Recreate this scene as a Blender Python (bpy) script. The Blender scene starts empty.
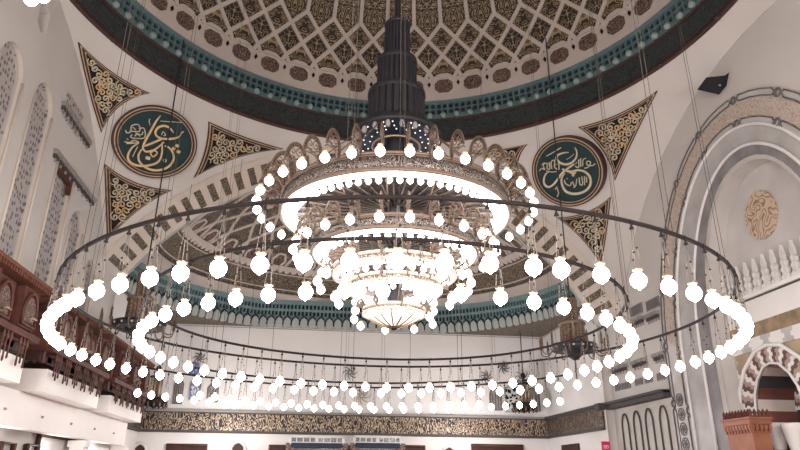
import bpy, math, random
from mathutils import Vector, Matrix
from mathutils.bvhtree import BVHTree
from mathutils.geometry import tessellate_polygon
random.seed(4)
PI = math.pi; sin = math.sin; cos = math.cos; rad = math.radians
SC = bpy.context.scene; COL = SC.collection
S = 18.0; EYE = 1.6                       # one unit of the plan is 18 m; eye height 1.6 m

def W(x, y, h): return Vector((x*S, y*S, h*S+EYE))

# ------------------------------------------------------------------ camera
F = 640.0; TH = rad(21.52); RO = rad(.51); PSI = rad(7.6); AZ = rad(7.485)
CAM = Vector((-S*sin(AZ), -S*cos(AZ), EYE))
def ray(px, py):
    x, y = px-400, 225-py
    x, y = cos(RO)*x-sin(RO)*y, sin(RO)*x+cos(RO)*y
    a, b, u = x, F*cos(TH)-y*sin(TH), F*sin(TH)+y*cos(TH)
    return Vector((a*cos(PSI)+b*sin(PSI), -a*sin(PSI)+b*cos(PSI), u)).normalized()
def hit(px, py, axis, val):               # pixel -> point on an axis plane (plan units for val)
    d = ray(px, py); i = 'XYZ'.index(axis)
    v = val*S+(EYE if i == 2 else 0)
    return CAM+d*((v-CAM[i])/d[i])
def hitp(px, py, c, n):
    d = ray(px, py); return CAM+d*((c-CAM).dot(n)/d.dot(n))
cam = bpy.data.cameras.new('camera'); co = bpy.data.objects.new('camera', cam); COL.objects.link(co)
r0 = (ray(401, 225)-ray(399, 225)).normalized(); u0 = (ray(400, 224)-ray(400, 226)).normalized(); f0 = ray(400, 225)
M = Matrix((r0, u0, -f0)).transposed().to_4x4(); M.translation = CAM
co.matrix_world = M; cam.sensor_width = 36; cam.lens = 36*F/800; cam.clip_end = 300; cam.clip_start = .05
SC.camera = co

# ------------------------------------------------------------------ materials
def nodes(name):
    m = bpy.data.materials.new(name); m.use_nodes = True
    nt = m.node_tree; return m, nt, nt.nodes['Principled BSDF']
def setc(b, c, rough=.6, metal=0., spec=.3):
    b.inputs['Base Color'].default_value = (*c, 1); b.inputs['Roughness'].default_value = rough
    b.inputs['Metallic'].default_value = metal; b.inputs['Specular IOR Level'].default_value = spec
def mplain(name, c, rough=.6, metal=0., var=.06, scale=1.5):
    m, nt, b = nodes(name); setc(b, c, rough, metal)
    if var:
        tc = nt.nodes.new('ShaderNodeTexCoord'); no = nt.nodes.new('ShaderNodeTexNoise'); rp = nt.nodes.new('ShaderNodeValToRGB')
        no.inputs['Scale'].default_value = scale; no.inputs['Detail'].default_value = 4
        rp.color_ramp.elements[0].color = (*[x*(1-var) for x in c], 1); rp.color_ramp.elements[1].color = (*[min(1, x*(1+var)) for x in c], 1)
        rp.color_ramp.elements[0].position = .3; rp.color_ramp.elements[1].position = .7
        nt.links.new(tc.outputs['Object'], no.inputs['Vector']); nt.links.new(no.outputs['Fac'], rp.inputs['Fac']); nt.links.new(rp.outputs['Color'], b.inputs['Base Color'])
    return m
def memit(name, c, st):
    m, nt, b = nodes(name); setc(b, (.9, .9, .9), .3)
    b.inputs['Emission Color'].default_value = (*c, 1); b.inputs['Emission Strength'].default_value = st
    return m
def mfil(name, base, gold, scale=3., freq=5., lo=.16, hi=.26, uv=False, mirror=False, stretch=(1, 1, 1), rough=.5, metal=.2, detail=.6):
    """carved arabesque: curling contour lines of a smooth noise"""
    m, nt, b = nodes(name); setc(b, base, rough, metal)
    N = nt.nodes.new; L = nt.links.new
    tc = N('ShaderNodeTexCoord'); v = tc.outputs['UV' if uv else 'Object']
    if mirror:
        sp = N('ShaderNodeSeparateXYZ'); L(v, sp.inputs[0])
        fr = N('ShaderNodeMath'); fr.operation = 'FRACT'; L(sp.outputs[0], fr.inputs[0])
        sb = N('ShaderNodeMath'); sb.operation = 'SUBTRACT'; L(fr.outputs[0], sb.inputs[0]); sb.inputs[1].default_value = .5
        ab = N('ShaderNodeMath'); ab.operation = 'ABSOLUTE'; L(sb.outputs[0], ab.inputs[0])
        cb = N('ShaderNodeCombineXYZ'); L(ab.outputs[0], cb.inputs[0]); L(sp.outputs[1], cb.inputs[1]); v = cb.outputs[0]
    mp = N('ShaderNodeMapping'); mp.inputs['Scale'].default_value = stretch; L(v, mp.inputs['Vector'])
    no = N('ShaderNodeTexNoise'); no.inputs['Scale'].default_value = scale; no.inputs['Detail'].default_value = detail; L(mp.outputs[0], no.inputs['Vector'])
    mu = N('ShaderNodeMath'); mu.operation = 'MULTIPLY'; mu.inputs[1].default_value = freq; L(no.outputs['Fac'], mu.inputs[0])
    pp = N('ShaderNodeMath'); pp.operation = 'PINGPONG'; pp.inputs[1].default_value = .5; L(mu.outputs[0], pp.inputs[0])
    rp = N('ShaderNodeValToRGB'); e = rp.color_ramp.elements
    e[0].position = lo; e[0].color = (*gold, 1); e[1].position = hi; e[1].color = (*base, 1)
    L(pp.outputs[0], rp.inputs['Fac']); L(rp.outputs['Color'], b.inputs['Base Color'])
    return m
def mdots(name, base, dark, scale, thr=.28, stretch=(1, 1, 1)):
    m, nt, b = nodes(name); setc(b, base, .8)
    N = nt.nodes.new; L = nt.links.new
    tc = N('ShaderNodeTexCoord'); mp = N('ShaderNodeMapping'); mp.inputs['Scale'].default_value = stretch; L(tc.outputs['Object'], mp.inputs['Vector'])
    vo = N('ShaderNodeTexVoronoi'); vo.inputs['Scale'].default_value = scale; vo.inputs['Randomness'].default_value = .55; L(mp.outputs[0], vo.inputs['Vector'])
    rp = N('ShaderNodeValToRGB'); e = rp.color_ramp.elements
    e[0].position = thr; e[0].color = (*dark, 1); e[1].position = thr+.1; e[1].color = (*base, 1)
    L(vo.outputs['Distance'], rp.inputs['Fac']); L(rp.outputs['Color'], b.inputs['Base Color'])
    return m
def mstripe(name, cols, period, axis=2, rough=.5):
    m, nt, b = nodes(name); setc(b, cols[0], rough)
    N = nt.nodes.new; L = nt.links.new
    tc = N('ShaderNodeTexCoord'); sp = N('ShaderNodeSeparateXYZ'); L(tc.outputs['Object'], sp.inputs[0])
    dv = N('ShaderNodeMath'); dv.operation = 'DIVIDE'; dv.inputs[1].default_value = period; L(sp.outputs[axis], dv.inputs[0])
    fr = N('ShaderNodeMath'); fr.operation = 'FRACT'; L(dv.outputs[0], fr.inputs[0])
    rp = N('ShaderNodeValToRGB'); rp.color_ramp.interpolation = 'CONSTANT'; e = rp.color_ramp.elements
    n = len(cols); e[0].position = 0; e[0].color = (*cols[0], 1); e[1].position = 1/n; e[1].color = (*cols[1], 1)
    for i in range(2, n):
        q = e.new(i/n); q.color = (*cols[i], 1)
    L(fr.outputs[0], rp.inputs['Fac']); L(rp.outputs['Color'], b.inputs['Base Color'])
    return m
CREAM = (.56, .53, .505); WHITE = (.70, .68, .67)
MT = dict(
 cream=mplain('plaster_cream', CREAM, .8, var=.04, scale=.4), white=mplain('plaster_white', WHITE, .7, var=.03, scale=.5),
 rib=mplain('rib_stone', (.50, .44, .40), .7, var=.05), sand=mplain('sand_plaster', (.58, .515, .45), .8, var=.05),
 litbrass=mplain('brass_lit', (.62, .53, .45), .45, .1, var=.06, scale=8), litband=mfil('band_script_lit', (.17, .13, .11), (.68, .60, .52), 7., 6, .16, .24),  # paler copies of brass and script: strong lamplight put into the colour
 pinkstone=mplain('pink_grey_stone', (.36, .27, .24), .6, var=.1), darkstone=mplain('dark_red_stone', (.13, .065, .055), .6, var=.15),
 domefil=mfil('dome_arabesque', (.040, .034, .034), (.36, .27, .16), 5.0, 6, .10, .20, uv=True, mirror=True),
 apsefil=mfil('apse_arabesque', (.055, .048, .046), (.25, .20, .14), 4.2, 6, .12, .22, uv=True, mirror=True),
 maroonfil=mfil('maroon_carving', (.06, .035, .035), (.27, .19, .15), 6., 6, .14, .24),
 brownfil=mfil('brown_carving', (.06, .05, .042), (.24, .19, .13), 3.8, 7, .14, .24),
 darkfil=mfil('dark_carving', (.05, .044, .042), (.17, .145, .12), 3.4, 7, .12, .22),
 friezegold=mfil('script_frieze', (.028, .024, .030), (.47, .36, .25), 3.1, 6, .16, .24, stretch=(1.7, 1.7, .75), detail=.9),
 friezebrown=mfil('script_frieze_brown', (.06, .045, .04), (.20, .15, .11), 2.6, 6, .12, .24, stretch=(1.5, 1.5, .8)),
 bandscript=mfil('band_script', (.045, .036, .035), (.34, .29, .25), 7., 7, .13, .22, stretch=(1, 1, 1.2), metal=.4),
 darkband=mfil('dark_green_band', (.022, .028, .030), (.042, .048, .048), 3., 6, .2, .35, rough=.55, metal=0),
 teal=mplain('teal_paint', (.085, .14, .15), .6, var=.12, scale=2), tealdark=mplain('dark_teal_paint', (.016, .028, .034), .8, var=0),  # dark teal for niche backs and tongue edges
 teallit=mplain('teal_paint_lit', (.15, .235, .245), .6, var=.12, scale=2), pale=mplain('pale_scallop', (.36, .385, .375), .7, var=.05), tealpale=mplain('teal_pale', (.24, .31, .31), .6, var=.08),  # apse teal is the drum's lightened, its brighter light put into the colour
 green=mplain('green_enamel', (.010, .034, .038), .55, var=.05), gold=mplain('gilding', (.66, .46, .25), .4, .35, var=.08, scale=8),
 paleg=mplain('pale_gilding', (.58, .50, .36), .5, .2, var=.15, scale=5),
 maroon=mplain('maroon_paint', (.06, .028, .024), .6, var=.05), black=mplain('black_paint', (.006, .006, .009), .7, var=0),
 bronze=mplain('dark_bronze', (.012, .008, .008), .75, 0., var=.1, scale=6), iron=mplain('charcoal_metal', (.032, .031, .036), .5, .3, var=.08, scale=3),
 navy=mplain('navy_enamel', (.03, .04, .075), .5, .1, var=.05), brass=mplain('aged_brass', (.50, .37, .24), .4, .6, var=.08, scale=8),
 leaf=mfil('pierced_brass_leaf', (.07, .045, .036), (.28, .20, .14), 9., 6, .13, .24, metal=.4),
 soffit=mfil('chandelier_soffit', (.055, .042, .042), (.15, .115, .105), 4.5, 7, .12, .24, metal=.2),
 globe=memit('lit_opal_glass', (1., .98, .965), 8.6), tglobe=memit('lit_tier_glass', (1., .975, .96), 2.5), diff=memit('lit_diffuser', (1., .975, .96), 1.9), pin=memit('pin_light', (1., .97, .95), .5),
 bowl=memit('lit_bowl_glass', (1., .95, .90), .75),
 brown=mplain('browned_brass', (.20, .145, .11), .45, .4, var=.1, scale=6), wire=mplain('steel_wire', (.22, .19, .17), .5, .4, var=0), cable=mplain('steel_cable', (.07, .058, .05), .5, .3, var=0),
 wood=mplain('red_brown_wood', (.085, .03, .021), .55, var=.3, scale=2.5), wooddark=mplain('dark_wood', (.045, .018, .014), .6, var=.25, scale=3),
 rust=mplain('rust_tiles', (.14, .052, .034), .7, var=.2, scale=4), slab=mplain('painted_slab', (.78, .74, .72), .6, var=.02),
 lattice=mdots('pierced_plaster', (.42, .39, .385), (.16, .14, .14), 5.2, .26, stretch=(1, 1, .7)),
 greymarble=mplain('grey_marble', (.43, .415, .41), .35, var=.14, scale=1.1), darkmarble=mplain('dark_grey_marble', (.225, .215, .222), .35, var=.2, scale=1.3),
 palemarble=mplain('pale_marble', (.50, .475, .46), .4, var=.1, scale=.7), pinkcarve=mfil('pink_carved_stone', (.50, .425, .37), (.36, .28, .235), 4.2, 5, .08, .2, metal=0, rough=.8),
 goldcarve=mfil('gold_carved_medallion', (.52, .40, .30), (.25, .165, .10), 2.6, 6, .1, .24, metal=0, rough=.7),
 brownmarble=mplain('brown_marble', (.26, .19, .12), .35, var=.35, scale=2.2), ochre=mplain('ochre_marble', (.36, .28, .19), .4, var=.15, scale=1.6),
 porph=mplain('red_porphyry', (.29, .115, .07), .45, var=.15, scale=2), porphd=mplain('red_porphyry_dark', (.14, .05, .04), .5, var=.15, scale=2),
 stripe=mstripe('striped_masonry', [(.66, .58, .54), (.15, .06, .05), (.055, .05, .055), (.55, .47, .43), (.20, .08, .065)], 2.0),
 blue=mplain('blue_frame_paint', (.012, .02, .05), .5, var=.1), bluestar=mplain('blue_glass', (.13, .17, .42), .3, var=.2, scale=6),
 glass=mplain('dark_window_glass', (.05, .055, .065), .15, var=.1), grey=mplain('grey_shutter', (.30, .275, .265), .6, var=.06),
 red=mplain('pink_sign', (.72, .03, .14), .4, var=0), floor=mplain('red_carpet', (.26, .17, .14), .95, var=.1), charcoal=mplain('charcoal_paint', (.075, .07, .07), .7, var=.05),  # charcoal for dark ledges, cornices and outlines
 chain=mplain('grey_inlay', (.14, .13, .13), .5, var=.1),
)

# ------------------------------------------------------------------ mesh builder
WL = {}                                   # world location of every root
class MB:
    def __init__(s): s.v = []; s.f = []; s.mi = []; s.sm = []; s.uv = None
    def add(s, vs, fs, mi=0, sm=False):
        o = len(s.v); s.v += [Vector(p) for p in vs]
        for f in fs: s.f.append([i+o for i in f]); s.mi.append(mi); s.sm.append(sm)
    def quad(s, *p, mi=0): s.add(p, [list(range(len(p)))], mi)
    def box(s, a, b, mi=0, M=None):
        x0, y0, z0 = a; x1, y1, z1 = b
        vs = [Vector(p) for p in ((x0, y0, z0), (x1, y0, z0), (x1, y1, z0), (x0, y1, z0), (x0, y0, z1), (x1, y0, z1), (x1, y1, z1), (x0, y1, z1))]
        if M: vs = [M @ p for p in vs]
        s.add(vs, [(0, 3, 2, 1), (4, 5, 6, 7), (0, 1, 5, 4), (1, 2, 6, 5), (2, 3, 7, 6), (3, 0, 4, 7)], mi)
    def tube(s, path, r, n=6, closed=False, mi=0, sm=True):
        path = [Vector(p) for p in path]; L = len(path); rs = r if isinstance(r, (list, tuple)) else [r]*L
        up = None; rings = []
        for i, p in enumerate(path):
            a = path[(i-1) % L] if (closed or i > 0) else p; b = path[(i+1) % L] if (closed or i < L-1) else p
            t = (b-a).normalized() if (b-a).length > 1e-9 else Vector((0, 0, 1))
            if up is None: up = t.orthogonal().normalized()
            up = (up-t*up.dot(t)); up = up.normalized() if up.length > 1e-6 else t.orthogonal().normalized()
            w = t.cross(up)
            rings.append([p+(up*cos(2*PI*k/n)+w*sin(2*PI*k/n))*rs[i] for k in range(n)])
        vs = [q for R in rings for q in R]; fs = []
        for i in range(L if closed else L-1):
            j = (i+1) % L
            for k in range(n): fs.append((i*n+k, i*n+(k+1) % n, j*n+(k+1) % n, j*n+k))
        if not closed: fs += [tuple(range(n))[::-1], tuple((L-1)*n+k for k in range(n))]
        s.add(vs, fs, mi, sm)
    def lathe(s, prof, n=24, c=(0, 0, 0), mi=0, sm=True, flute=0., fn=4, closed=False):
        c = Vector(c); vs = []; L = len(prof)
        for r, z in prof:
            for k in range(n):
                rr = r*(1-flute*(k % fn == 0)); a = 2*PI*k/n
                vs.append(c+Vector((rr*cos(a), rr*sin(a), z)))
        fs = []
        for i in range(L if closed else L-1):
            j = (i+1) % L
            for k in range(n): fs.append((i*n+k, i*n+(k+1) % n, j*n+(k+1) % n, j*n+k))
        s.add(vs, fs, mi, sm)
    def grid(s, fn, nu, nv, mi=0, sm=True, uvfn=None):
        vs = [fn(i/nu, j/nv) for j in range(nv+1) for i in range(nu+1)]
        fs = [(j*(nu+1)+i, j*(nu+1)+i+1, (j+1)*(nu+1)+i+1, (j+1)*(nu+1)+i) for j in range(nv) for i in range(nu)]
        if uvfn:
            if s.uv is None: s.uv = {}
            o = len(s.v)
            for j in range(nv+1):
                for i in range(nu+1): s.uv[o+j*(nu+1)+i] = uvfn(i/nu, j/nv)
        s.add(vs, fs, mi, sm)
    def plate(s, pts, off, mi=0, holes=()):          # polygon raised by the vector off, with sides
        loops = [[Vector(p) for p in pts]]+[[Vector(p) for p in h] for h in holes]
        flat = [p for l in loops for p in l]; n = len(flat)
        tris = tessellate_polygon(loops)
        off = Vector(off)
        fs = [tuple(i+n for i in t) for t in tris]
        o = 0
        for l in loops:
            k = len(l)
            fs += [(o+i, o+(i+1) % k, o+(i+1) % k+n, o+i+n) for i in range(k)]; o += k
        s.add(flat+[p+off for p in flat], fs, mi)
    def strap(s, path, nrm, w, t, mi=0, closed=False):   # raised flat strap on a surface
        L = len(path); vs = []
        for i in range(L):
            a = path[(i-1) % L] if (closed or i) else path[i]; b = path[(i+1) % L] if (closed or i < L-1) else path[i]
            d = (b-a).normalized(); sd = d.cross(nrm[i]).normalized()*w/2
            vs += [path[i]-sd, path[i]-sd+nrm[i]*t, path[i]+sd+nrm[i]*t, path[i]+sd]
        fs = []
        for i in range(L if closed else L-1):
            a, b = i*4, ((i+1) % L)*4
            for k in range(3): fs.append((a+k, a+k+1, b+k+1, b+k))
        if not closed: fs += [(0, 1, 2, 3), (L*4-4, L*4-1, L*4-2, L*4-3)]
        s.add(vs, fs, mi)
    def mesh(s, name, mats, loc=Vector((0, 0, 0))):
        me = bpy.data.meshes.new(name); me.from_pydata([p-loc for p in s.v], [], s.f)
        for m in (mats if isinstance(mats, (list, tuple)) else [mats]): me.materials.append(m)
        me.polygons.foreach_set('material_index', s.mi); me.polygons.foreach_set('use_smooth', s.sm)
        if s.uv:
            ul = me.uv_layers.new(name='UVMap')
            for lp in me.loops: ul.data[lp.index].uv = s.uv.get(lp.vertex_index, (0, 0))
        me.update(); return me
    def build(s, name, mats, parent=None, loc=None):
        l = WL[parent.name] if parent else (Vector(loc) if loc is not None else Vector((0, 0, 0)))
        o = bpy.data.objects.new(name, s.mesh(name, mats, l)); COL.objects.link(o)
        if parent: o.parent = parent
        else: o.location = l
        WL[o.name] = l
        return o
def tag(o, label, cat, group=None):
    o['label'] = label; o['category'] = cat
    if group: o['group'] = group
    return o
def thing(name, label, cat, loc, group=None):
    o = bpy.data.objects.new(name, None); COL.objects.link(o); o.location = loc; o.empty_display_size = .2
    WL[o.name] = Vector(loc); return tag(o, label, cat, group)
def struct(o): o['kind'] = 'structure'; return o
def inst(me, name, parent=None, loc=(0, 0, 0), rz=0.):
    o = bpy.data.objects.new(name, me); COL.objects.link(o); o.parent = parent; o.location = loc; o.rotation_euler = (0, 0, rz)
    return o
def cat_rom(pts, n=6):
    pts = [Vector(p) for p in pts]; out = []
    P = [pts[0]*2-pts[1]]+pts+[pts[-1]*2-pts[-2]]
    for i in range(1, len(P)-2):
        a, b, c, d = P[i-1:i+3]
        for k in range(n):
            t = k/n
            out.append(.5*((2*b)+(c-a)*t+(2*a-5*b+4*c-d)*t*t+(3*b-a-3*c+d)*t**3))
    out.append(pts[-1]); return out
# ------------------------------------------------------------------ the hall: plan (units of S), chandelier axis at the origin
AX, AXL, AY, YA, BX, BXL, BY = .75, .70, .72, .845, .725, .69, 1.33      # side wall, rear arch, apse front, apse bay side, apse rear wall
FL = -EYE/S; FRONT = -1.45; CEIL = .955
AC, AR, ARI = .09, .835, .80                          # rear arch: circle centre height, outer and inner radius
WX = {1: AX, -1: AXL}
ZKS = {s: AC+math.sqrt(AR**2-WX[s]**2) for s in (1, -1)}   # pendentive feet, right and left
SRS = {s: math.sqrt(AY**2+(ZKS[s]-AC)**2) for s in (1, -1)} # side arch radii
RD = .71                                              # drum radius
Z0, Z1, Z2 = .942, 1.018, 1.072                       # dark band, teal cornice, dome springing
DR = .69

def foot_a(s): return math.asin((ZKS[s]-AC)/AR)
def back_arc(t):   # t 0..1 from the left foot over the apex to the right foot
    a = (PI-foot_a(-1))*(1-t)+foot_a(1)*t
    return (AR*cos(a), AC+AR*sin(a))
def side_arc(t, s):   # (y, z), t 0..1 from the rear foot to the front foot
    R = SRS[s]; a0 = math.asin((ZKS[s]-AC)/R); a = a0+(PI-2*a0)*t
    return (R*cos(a), AC+R*sin(a))

def pend(sx, sy):
    """one pendentive as a function (s, t) -> point; s 0 at the side wall, 1 at the rear or front arch"""
    def fn(s, t):
        a = PI-s*PI/2
        top = Vector((RD*cos(a), RD*sin(a), Z0))
        if s < .5:
            y, z = side_arc(.5-s, -1 if sx > 0 else 1); bot = Vector((-WX[-1 if sx > 0 else 1], y, z))
        else:
            a1 = foot_a(-1 if sx > 0 else 1); a = (PI-a1)+(PI/2-(PI-a1))*(s-.5)*2; bot = Vector((AR*cos(a), AY, AC+AR*sin(a)))
        p = top.lerp(bot, t)
        return W(p.x*sx, p.y*sy, p.z)
    return fn
PV, PF = [], []
for sx, sy in ((1, 1), (-1, 1), (1, -1), (-1, -1)):
    fn = pend(sx, sy); mb = MB(); mb.grid(fn, 48, 14); struct(mb.build('ceiling_pendentive', MT['cream']))
    if sy > 0:
        o = len(PV); PV += mb.v; PF += [[i+o for i in f] for f in mb.f]
BVH = BVHTree.FromPolygons(PV, PF)
def onp(px, py, off=0.):                  # pixel -> point on a rear pendentive, lifted towards the hall
    d = ray(px, py); h = BVH.ray_cast(CAM, d)
    if h[0] is None: return None
    n = h[1] if h[1].dot(d) < 0 else -h[1]
    return h[0]+n*off

# side walls with window recesses --------------------------------------------------
def arch_poly(y0, y1, zb, zs, zt, n=7):   # pointed opening in a wall plane, (y, z) list
    ym = (y0+y1)/2; pts = [(y0, zb), (y1, zb), (y1, zs)]
    for k in range(1, n): t = k/n; pts.append((y1+(ym-y1)*(1-cos(t*PI/2))**.9, zs+(zt-zs)*sin(t*PI/2)))
    pts.append((ym, zt))
    for k in range(n-1, 0, -1): t = k/n; pts.append((y0+(ym-y0)*(1-cos(t*PI/2))**.9, zs+(zt-zs)*sin(t*PI/2)))
    pts.append((y0, zs)); return pts
def yz(px, py, X):
    p = hit(px, py, 'X', X); return p.y/S, (p.z-EYE)/S
wins = []
def left_window(pl, pr, pt, zb, sp=.05):
    (ya, za), (yb, zbb), (yt, zt) = yz(*pl, -AXL), yz(*pr, -AXL), yz(*pt, -AXL)
    wins.append((ya, yb, zb, zt-sp, zt))
left_window((29, 115), (52, 115), (38, 70), .36)       # second tall lattice
w0 = wins[0]; dw = w0[1]-w0[0]
y9, z9 = yz(19, 95, -AXL); yt9, zt9 = yz(7, 30, -AXL)
wins.append((y9-dw*1.05, y9, .36, zt9-.05, zt9))
left_window((64, 250), (79, 250), (74, 206), .36, .04)
left_window((82, 285), (92, 285), (88, 256), .36, .03)
ya, za = yz(53, 180, -AXL); yb, zb_ = yz(73, 180, -AXL); _, zt_ = yz(62, 158, -AXL)
wins.append((ya, yb, .36, None, zt_))
yn, zn = yz(44, 38, -AXL)
holes = []
for y0, y1, zb, zs, zt in wins:
    holes.append([(y0, zb), (y1, zb), (y1, zt), (y0, zt)] if zs is None else arch_poly(y0, y1, zb, zs, zt))
yA, zA = yz(38, 18, -AXL); yB, zB = yz(50, 18, -AXL)
zN0 = yz(44, 2, -AXL)[1]
niche = [(yA, zN0), (yB, zN0), (yB, zn+.012), ((yA+yB)/2, zn), (yA, zn+.012)]
holes.append(niche)
def wall_outline(s):
    pts = [(FRONT, FL), (YA, FL), (YA, ZKS[s]-.03), (AY, ZKS[s])]
    pts += [side_arc(k/24, s) for k in range(1, 24)]
    return pts+[(-AY, ZKS[s]), (-AY, CEIL), (FRONT, CEIL)]
mb = MB(); out = [W(-AXL, y, z) for y, z in wall_outline(-1)]
loops = [out]+[[W(-AXL, y, z) for y, z in h] for h in holes]
mb.add([p for l in loops for p in l], tessellate_polygon(loops), 0)
struct(mb.build('wall_left', MT['cream']))
for i, h in enumerate(holes):
    mb = MB(); dp = .008 if i < 5 else .03
    n = len(h); A = [W(-AXL, y, z) for y, z in h]; B = [W(-AXL-dp, y, z) for y, z in h]
    mb.add(A+B, [(k, (k+1) % n, (k+1) % n+n, k+n) for k in range(n)], 0)
    if i == 5: mb.add(B, tessellate_polygon([B]), 0); struct(mb.build('wall_left_niche', MT['cream'])); continue
    o = struct(mb.build('window_%d' % (i+1), MT['sand']))
    m2 = MB(); m2.plate(B, (-.1, 0, 0)); struct(m2.build('pierced_screen', MT['lattice'], o))
    yy = [p[0] for p in h]; m3 = MB()
    for yv in (min(yy), max(yy)): m3.tube([W(-AXL+.002, yv, .36), W(-AXL+.002, yv, h[2][1])], .045, 6)
    struct(m3.build('frame_moulding', MT['sand'], o))

# right wall
mb = MB(); out = [W(AX, y, z) for y, z in wall_outline(1)]
NA = .13
def shape(c, w, zs, za, p=2.):            # upright arch outline, far foot first
    e = [(abs(cos(t))**(2/p)*(1 if cos(t) >= 0 else -1), sin(t)**(2/p)) for t in [PI*k/48 for k in range(49)]]
    L = [(c+w*x, zs+(za-zs)*z) for x, z in e]
    return [(L[0][0], FL)]+L+[(L[-1][0], FL)]
band_o = shape(.150, .37, .28, .785); band_i = shape(.150, .29, .28, .712)
grey_o = shape(.130, .236, .28, .662); grey_i = shape(.118, .186, .26, .620, 2.3); dark_i = shape(.121, .197, .265, .632, 2.2)
hole = [W(AX, y, z) for y, z in grey_i]
loops = [out, hole]
mb.add(out+hole, tessellate_polygon(loops), 0)
struct(mb.build('wall_right', MT['cream']))

def poly_strip(mb, A, B, X, t, mi=0):     # raised band between two matching (y, z) polylines on the plane X
    n = min(len(A), len(B))
    def rs(P):
        d = [0]
        for i in range(1, len(P)): d.append(d[-1]+math.hypot(P[i][0]-P[i-1][0], P[i][1]-P[i-1][1]))
        o = []
        for k in range(61):
            s = d[-1]*k/60
            i = max(j for j in range(len(d)) if d[j] <= s+1e-9); i = min(i, len(P)-2)
            f = (s-d[i])/max(1e-9, d[i+1]-d[i]); o.append((P[i][0]+(P[i+1][0]-P[i][0])*f, P[i][1]+(P[i+1][1]-P[i][1])*f))
        return o
    A, B = rs(A), rs(B)
    a = [W(X, *p) for p in A]; b = [W(X, *p) for p in B]; u = [p+Vector((-t, 0, 0)) for p in a]; w = [p+Vector((-t, 0, 0)) for p in b]
    for k in range(60):
        mb.quad(u[k], u[k+1], w[k+1], w[k], mi=mi); mb.quad(a[k], a[k+1], u[k+1], u[k], mi=mi); mb.quad(w[k], w[k+1], b[k+1], b[k], mi=mi)
    return A, B
def lerp_poly(A, B, t): return [(a[0]+(b[0]-a[0])*t, a[1]+(b[1]-a[1])*t) for a, b in zip(A, B)]
mb = MB(); A, B = poly_strip(mb, band_o, band_i, AX, .06); arch = mb.build('arch_surround', MT['palemarble'], loc=W(AX, NA, FL))
tag(arch, 'tall carved stone surround of the pointed niche in the right wall', 'arch')
mb = MB(); poly_strip(mb, lerp_poly(A, B, .26), lerp_poly(A, B, .76), AX, .1)
for i, f in enumerate(mb.f): mb.mi[i] = 1 if max(mb.v[j].z for j in f) < .335*S+EYE else 0
mb.build('carved_band', [MT['pinkcarve'], MT['palemarble']], arch)
def chain(A, B, t0, t1, parent):          # double inlaid line with round knots
    mb = MB(); P0 = [W(AX, *p)+Vector((-.09, 0, 0)) for p in lerp_poly(A, B, t0)]; P1 = [W(AX, *p)+Vector((-.09, 0, 0)) for p in lerp_poly(A, B, t1)]
    for k in range(60):
        if k % 4 == 3:
            c = (P0[k]+P1[k]+P0[k+1]+P1[k+1])/4; r = (P1[k]-P0[k]).length*.55
            mb.tube([c+Vector((0, cos(q*PI/5), sin(q*PI/5)))*r for q in range(10)], .05, 4, True)
        else:
            mb.tube([P0[k], P0[k+1]], .028, 4); mb.tube([P1[k], P1[k+1]], .028, 4)
            if k % 4 == 0: mb.tube([P0[k], (P0[k]+P1[k])/2+(P0[k-1]-P0[k])*.2, P1[k]], .028, 4)
            if k % 4 == 2: mb.tube([P0[k+1], (P0[k+1]+P1[k+1])/2+(P0[k+1]-P0[k])*.2, P1[k+1]], .028, 4)
    mb.build('chain_inlay', MT['chain'], parent)
chain(A, B, .04, .22, arch); chain(A, B, .80, .98, arch)
mb = MB()                                  # rosettes down the flat shaft of the surround
for k in range(1, 9):
    c = lerp_poly(A, B, .5)[k]; p = W(AX, *c)+Vector((-.12, 0, 0))
    for q in range(6):
        a = q*PI/3; mb.tube([p+Vector((0, cos(a)*.12, sin(a)*.12))+Vector((0, cos(a+j*PI/4)*.16, sin(a+j*PI/4)*.16)) for j in range(8)], .014, 4, True)
mb.build('rosette_carving', MT['chain'], arch)
mb = MB(); A2, B2 = poly_strip(mb, band_i, grey_o, AX, .03); mb.build('marble_lining', MT['greymarble'], arch)
mb = MB(); poly_strip(mb, grey_o, dark_i, AX, .05); mb.build('dark_marble_lining', MT['darkmarble'], arch)
mb = MB(); poly_strip(mb, dark_i, grey_i, AX, .08); mb.build('pale_edge', MT['palemarble'], arch)
for o, P in ((0, grey_o), (1, band_i)):
    mb = MB(); mb.tube([W(AX, *p)+Vector((-.08, 0, 0)) for p in P], .07, 5); mb.build('edge_bead', MT['white'], arch)
# the shallow niche behind the surround
NX = AX+.035
mb = MB(); poly_strip(mb, grey_i, grey_i, AX, 0)
n = len(grey_i); a = [W(AX, *p) for p in grey_i]; b = [W(NX, *p) for p in grey_i]
mb.add(a+b, [(k, (k+1) % n, (k+1) % n+n, k+n) for k in range(n)], 0)
struct(mb.build('wall_right_reveal', MT['palemarble']))
def N(px, py, X=None):                     # (y, z) on the niche wall
    return yz(px, py, NX if X is None else X)
zc0 = N(772, 291.7)[1]                     # foot of the cresting
zw = N(770, 318)[1]; zb1 = N(770, 333)[1]; zj = N(770, 347)[1]
YL, YR = 2*NA-grey_i[1][0], grey_i[1][0]
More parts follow.
